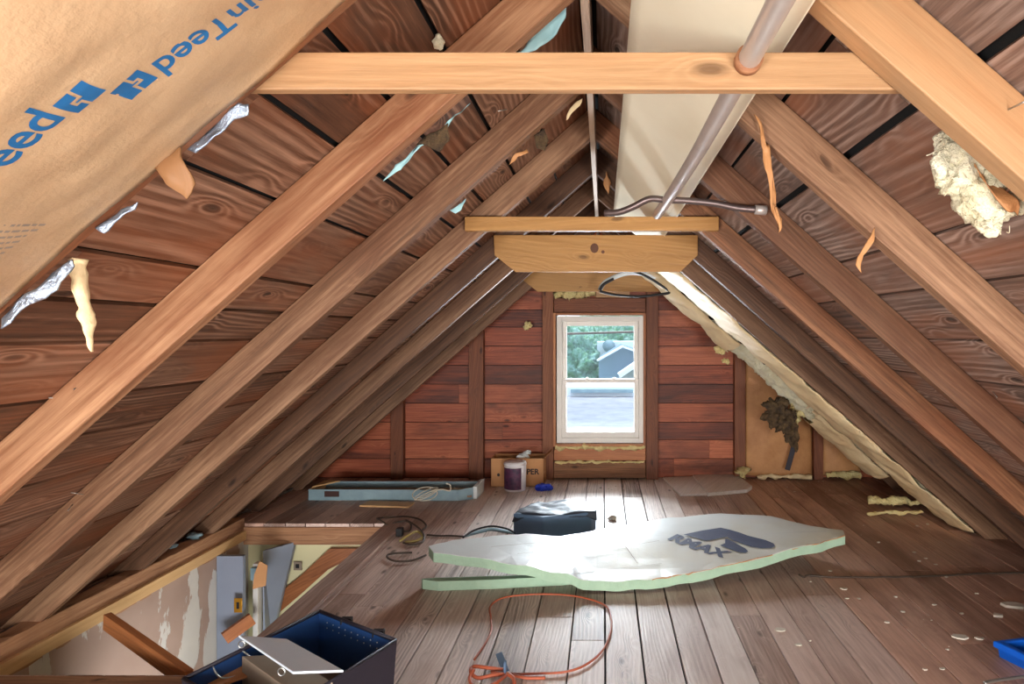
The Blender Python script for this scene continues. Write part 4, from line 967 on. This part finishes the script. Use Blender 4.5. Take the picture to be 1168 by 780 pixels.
for i in range(4):
    a, b = Q[i], Q[(i+1) % 4]
    m.add([qw(a, .93, 0), qw(b, .93, 0), qw(b, .95, .04), qw(a, .95, .04), qw(a, .86, 0), qw(b, .86, 0), qw(b, .88, .04), qw(a, .88, .04)], [(0, 1, 2, 3), (7, 6, 5, 4), (3, 2, 6, 7), (0, 4, 5, 1)])
m.add([qw(p, .93, .001) for p in Q]+[qw(p, .93, .006) for p in Q], [(3, 2, 1, 0), (4, 5, 6, 7)]); m.build('basin', M_blue, tr_)
m = MB(); m.tube([hp(1123, 779, .03), hp(1130, 777, .03), hp(1150, 774, .03), hp(1185, 769, .03)], .006, seg=8); setp(m.build('metal_rod', M_steel), 'thin pale metal rod in front of the blue tray, bottom right corner', 'rod')

# thin dark wire across the floor on the right
m = MB(); m.tube([hp(911, 655, .012), hp(917, 658, .006), hp(923, 656, .006), hp(950, 658, .006), hp(1000, 658, .006), hp(1060, 657, .006), hp(1120, 654, .006), hp(1175, 653, .006), hp(1230, 652, .006)], .005, seg=6)
setp(m.build('floor_wire', M_cord_dark), 'long thin dark wire lying across the floor boards at right', 'wire')
# two old boards by the gable wall
m = MB(); m.prism([hp(776, 566), hp(806, 565), hp(796, 545), hp(756, 546)], (0, 0, .016)); setp(m.build('old_board', M_greyboard, bevel=.002), 'thinner grey old board lying on the floor right of the window', 'board', 'old boards by the gable wall')
m = MB(); m.prism([hp(807, 566), hp(852, 562), hp(858, 558), hp(838, 543), hp(790, 545)], (0, 0, .028)); setp(m.build('old_board', M_greyboard, bevel=.002), 'thicker grey old board with dark broken edge, right of its thinner neighbour', 'board', 'old boards by the gable wall')
# plaster flakes
def flake(px, py, s_, el=2.2, i=0):
    m = MB(); c_ = hp(px, py, 0); n_ = 7; a0 = R.random()*6
    poly = []
    for k in range(n_):
        a = a0+2*math.pi*k/n_; rr_ = s_*R.uniform(.6, 1.1); poly.append(V((c_.x+math.cos(a)*rr_*el*.5, c_.y+math.sin(a)*rr_*.8, .001)))
    m.prism(poly, (R.uniform(-.003, .003), 0, s_*R.uniform(.15, .4))); return m.build('plaster_flake', M_flake)
fl = [(1155, 692, .045, 'large white plaster flake nearest the right edge of the floor'), (1138, 703, .025, 'pale flake just below the large one at the right edge'), (1095, 727, .03, 'broken white flake pile left of the blue tray'), (1117, 729, .017, 'thin flake between the broken flake pile and the blue tray'),
      (890, 719, .022, 'tan chip on the floor boards below the foam board, the leftmost of a pair'), (911, 736, .014, 'small tan chip, the right one of a pair below the foam board'), (963, 672, .02, 'long thin chip just below the dark wire'), (947, 651, .015, 'flat chip just above the left end of the dark wire')]
for (a, b, s_, lab) in fl: setp(flake(a, b, s_), lab, 'flake', 'plaster flakes on the floor')
small = [(1048, 640, 'leftmost crumb of the cluster of three above the dark floor wire'), (1056, 637, 'topmost crumb of the cluster of three above the dark floor wire'), (1067, 644, 'rightmost crumb of the cluster of three above the dark floor wire'),
         (1043, 630, 'single crumb just up-left of the cluster of three'), (1002, 619, 'lone pale crumb to the right of the foam board tip'), (1058, 598, 'pale crumb in front of the foot of the cream batt'), (906, 561, 'lone crumb behind the foam board, on the brown boards'),
         (1097, 700, 'pale crumb up-left of the broken flake pile'), (1022, 681, 'pale crumb midway below the dark floor wire'), (980, 683, 'right crumb of the pair under the long thin chip'), (966, 683, 'left crumb of the pair under the long thin chip'),
         (1079, 658, 'pale crumb touching the dark floor wire'), (1030, 698, 'pale crumb left of the broken flake pile by one board'), (1114, 677, 'pale crumb left of the large flake near the wire'), (1066, 690, 'pale crumb between the wire and the broken flake pile'),
         (1075, 763, 'right crumb of the pair near the bottom edge'), (1055, 764, 'left crumb of the pair near the bottom edge'), (1081, 741, 'pale crumb just below the broken flake pile'), (1012, 710, 'lone crumb on the middle brown boards right of the tan chips'),
         (1046, 600, 'small crumb beside the one before the cream batt'), (990, 585, 'lone crumb left of the yellow wool scrap on the floor')]
for (a, b, lab) in small: setp(flake(a, b, .011), lab, 'crumb', 'plaster crumbs on the right of the floor')
fm = MB()
for k in range(70):
    x_ = R.uniform(.0, 2.0); y_ = R.uniform(5.0, 5.5) if k % 2 else R.uniform(2.5, 5.3); s_ = R.uniform(.002, .005)
    fm.lump((x_, y_, s_*.5), (s_*1.5, s_, s_*.6), .5, 60, 1)
setp(fm.build('floor_grit', M_flake), 'fine pale grit sprinkled over the right half of the floor', 'grit', kind='stuff')
m = MB(); c_ = hp(699, 593)
m.lump(c_+V((0, 0, .012)), (.03, .02, .014), .9, 30, 3); setp(m.build('plaster_lump', M_flake), 'white crumbly lump on the floor right of the black covered box', 'lump')
# rubbish in the eave behind the stair beam
for (a, b, s_, lab) in ((222, 611, .03, 'light grey crumpled scrap in the left eave, the farthest one'), (195, 623, .022, 'small grey scrap in the left eave in front of the farthest one'), (125, 638, .045, 'grey crumpled wad lying in the left eave between two rafters')):
    m = MB(); p = at(a, b, (CZ-.05)*F/(b-380)); m.lump(p, (s_*1.5, s_, s_*.6), .8, 30, 3); setp(m.build('crumpled_scrap', M_fix), lab, 'scrap')
m = MB(); p = [at(a, b, 2.75) for a, b in ((42, 697), (50, 690), (60, 684), (66, 676), (60, 674), (54, 682), (44, 694))]; m.tube(p, .008, seg=6); setp(m.build('cloth_strip', M_cord_white), 'pale twisted cloth strip lying on the left beam', 'cloth')

# nails through the roof boards and rafters
nl = MB(); nl.tube([(0, 0, 0), (0, -.035, 0)], .0016, seg=6, smooth_n=1)
nail0 = None
for (a, b, d_, side, lab) in ((90, 438, 1.55, 'left', 'upper nail of the pair above the reddish left rafter'), (76, 454, 1.55, 'left', 'lower nail of the pair above the reddish left rafter'), (240, 286, 1.62, 'left', 'nail in the roof board right of the hanging pale strip, near the rafter'), (150, 346, 1.66, 'left', 'nail in the roof board just right of the hanging pale strip'),
        (600, 116, 2.3, 'left', 'nail at the top of the left slope under the nearest tie beam'), (578, 125, 1.8, 'left', 'nail by the long blue paper scrap under the nearest tie beam'), (83, 575, 2.1, 'left', 'lower nail of the pair on the second brown left rafter'), (95, 564, 2.1, 'left', 'upper nail of the pair on the second brown left rafter'),
        (1114, 430, 2.1, 'right', 'upper nail of the pair low on the right slope'), (1132, 446, 2.1, 'right', 'lower nail of the pair low on the right slope'), (945, 280, 2.2, 'right', 'upper nail left of the short curled tan sliver'), (965, 300, 2.2, 'right', 'lower nail left of the short curled tan sliver'),
        (1150, 125, .98, 'right', 'nail in the light orange rafter at the top right corner'), (835, 258, 2.7, 'right', 'nail near the right end of the thin tie beam')):
    if nail0 is None: o = nail0 = nl.build('nail', M_steel, origin=(0, 0, 0))
    else: o = nail0.copy(); C.objects.link(o)
    o.location = at(a, b, d_); o.rotation_euler = (R.uniform(-.6, .6), R.uniform(-.4, .4), R.uniform(-.9, .9))
    setp(o, lab, 'nail', 'bent nails on the %s roof slope' % side)

# ================================================================ OUTDOORS
m = MB(); m.box((-60, 5.9, -5.6), (60, 120, -5.5)); setp(m.build('ground_outside', M_grass, origin=(0, 40, -5.6)), kind='structure')
def ext(px, py, d_): return at(px, py, d_)
nh = thing('neighbour_house', (0.1, 12, -5.5), 'neighbouring white house with a grey shingled low roof just outside the window', 'house')
a = ext(600, 500, 8.5); b = ext(780, 500, 8.5); c = ext(830, 452, 13.5); d_ = ext(560, 452, 13.5)
m = MB(); m.prism([a, b, c, d_], (0, 0, -.15)); m.build('shingled_roof', M_shingle, nh)
m = MB(); m.box((a.x+.2, 8.8, -5.5), (b.x-.2, 13.4, a.z-.1)); m.build('wall', M_extwhite, nh)
m = MB(); p = ext(560, 452, 13.5); q = ext(830, 441, 13.6); m.box((p.x, 13.5, -5.5), (q.x, 16.0, q.z+.0)); m.build('upper_wall', M_extwhite, nh)
m = MB(); p = ext(651, 448, 13.4); q = ext(722, 444, 13.4); m.box((p.x, 13.38, p.z), (q.x, 13.5, q.z)); m.build('gutter', M_fix, nh)
gh = thing('gabled_house', ext(710, 420, 24)-V((0, 0, 5)), 'blue-grey gabled house beyond the near roof, in the right half of the upper sash', 'house')
m = MB(); D_ = 24; m.prism([ext(683, 450, D_), ext(760, 450, D_), ext(760, 410, D_), ext(712, 394, D_), ext(683, 412, D_)], (0, 5, 0)); m.build('gable_front', M_extblue, gh)
m = MB(); m.prism([ext(681, 450, D_+6), ext(760, 450, D_+6), ext(760, 389, D_+6), ext(681, 390, D_+6)], (0, 3, 0)); m.build('rear_wing', M_extwhite, gh)
m = MB(); m.plank(ext(681, 411, D_-.3), ext(710, 395, D_-.3), (0, 0, 1), .07, .5); m.plank(ext(710, 395, D_-.3), ext(768, 416, D_-.3), (0, 0, 1), .07, .5); m.plank(ext(706, 428, D_-1.5), ext(728, 413, D_-1.5), (0, 0, 1), .16, .8); m.build('roof_edge', M_extwhite, gh)
m = MB(); m.prism([ext(706, 432, D_-1.2), ext(745, 432, D_-1.2), ext(745, 424, D_-1.2), ext(728, 415, D_-1.2)], (0, 1.2, 0)); m.build('porch_gable', M_shingle, gh)
m = MB(); m.tube([ext(694.5, 394.5, D_+5.9), ext(694.5, 394.5, D_+5.7)], .3, seg=16, smooth_n=1); m.build('round_vent', M_fix, gh)
wr = MB(); wr.tube([ext(560, 382.5, 10), ext(650, 380.5, 10), ext(721, 378.5, 10), ext(820, 376, 10)], .022, seg=6); setp(wr.build('power_line', M_cord_dark), 'dark utility line crossing the top of the window view', 'cable')
for (px, py, d2_, rr_, lab) in ((655, 410, 38, 2.4, 'leafy tree at the left side of the window view'), (672, 397, 48, 2.9, 'taller tree just left of the gabled house outside'), (700, 384, 60, 3.3, 'tree crown rising behind the roof of the gabled house'), (632, 402, 30, 1.9, 'tree hidden mostly by the left window jamb'), (728, 388, 74, 4.2, 'tree crown at the right side of the window view')):
    p = ext(px, py, d2_); tt = thing('tree', (p.x, p.y, -5.5), lab, 'tree')
    m = MB()
    for k in range(9): m.lump(p+V((R.uniform(-1, 1)*rr_*.6, R.uniform(-.4, .4)*rr_, R.uniform(-1.2, .55)*rr_*.6)), (rr_*.55,)*3, .5, 2.2, 5)
    m.build('crown', M_leaf, tt)
    m = MB(); m.tube([(p.x, p.y, -5.5), (p.x+.1, p.y, p.z-rr_*.3)], [.25, .15], seg=10, smooth_n=2); m.build('trunk', M_bark, tt)
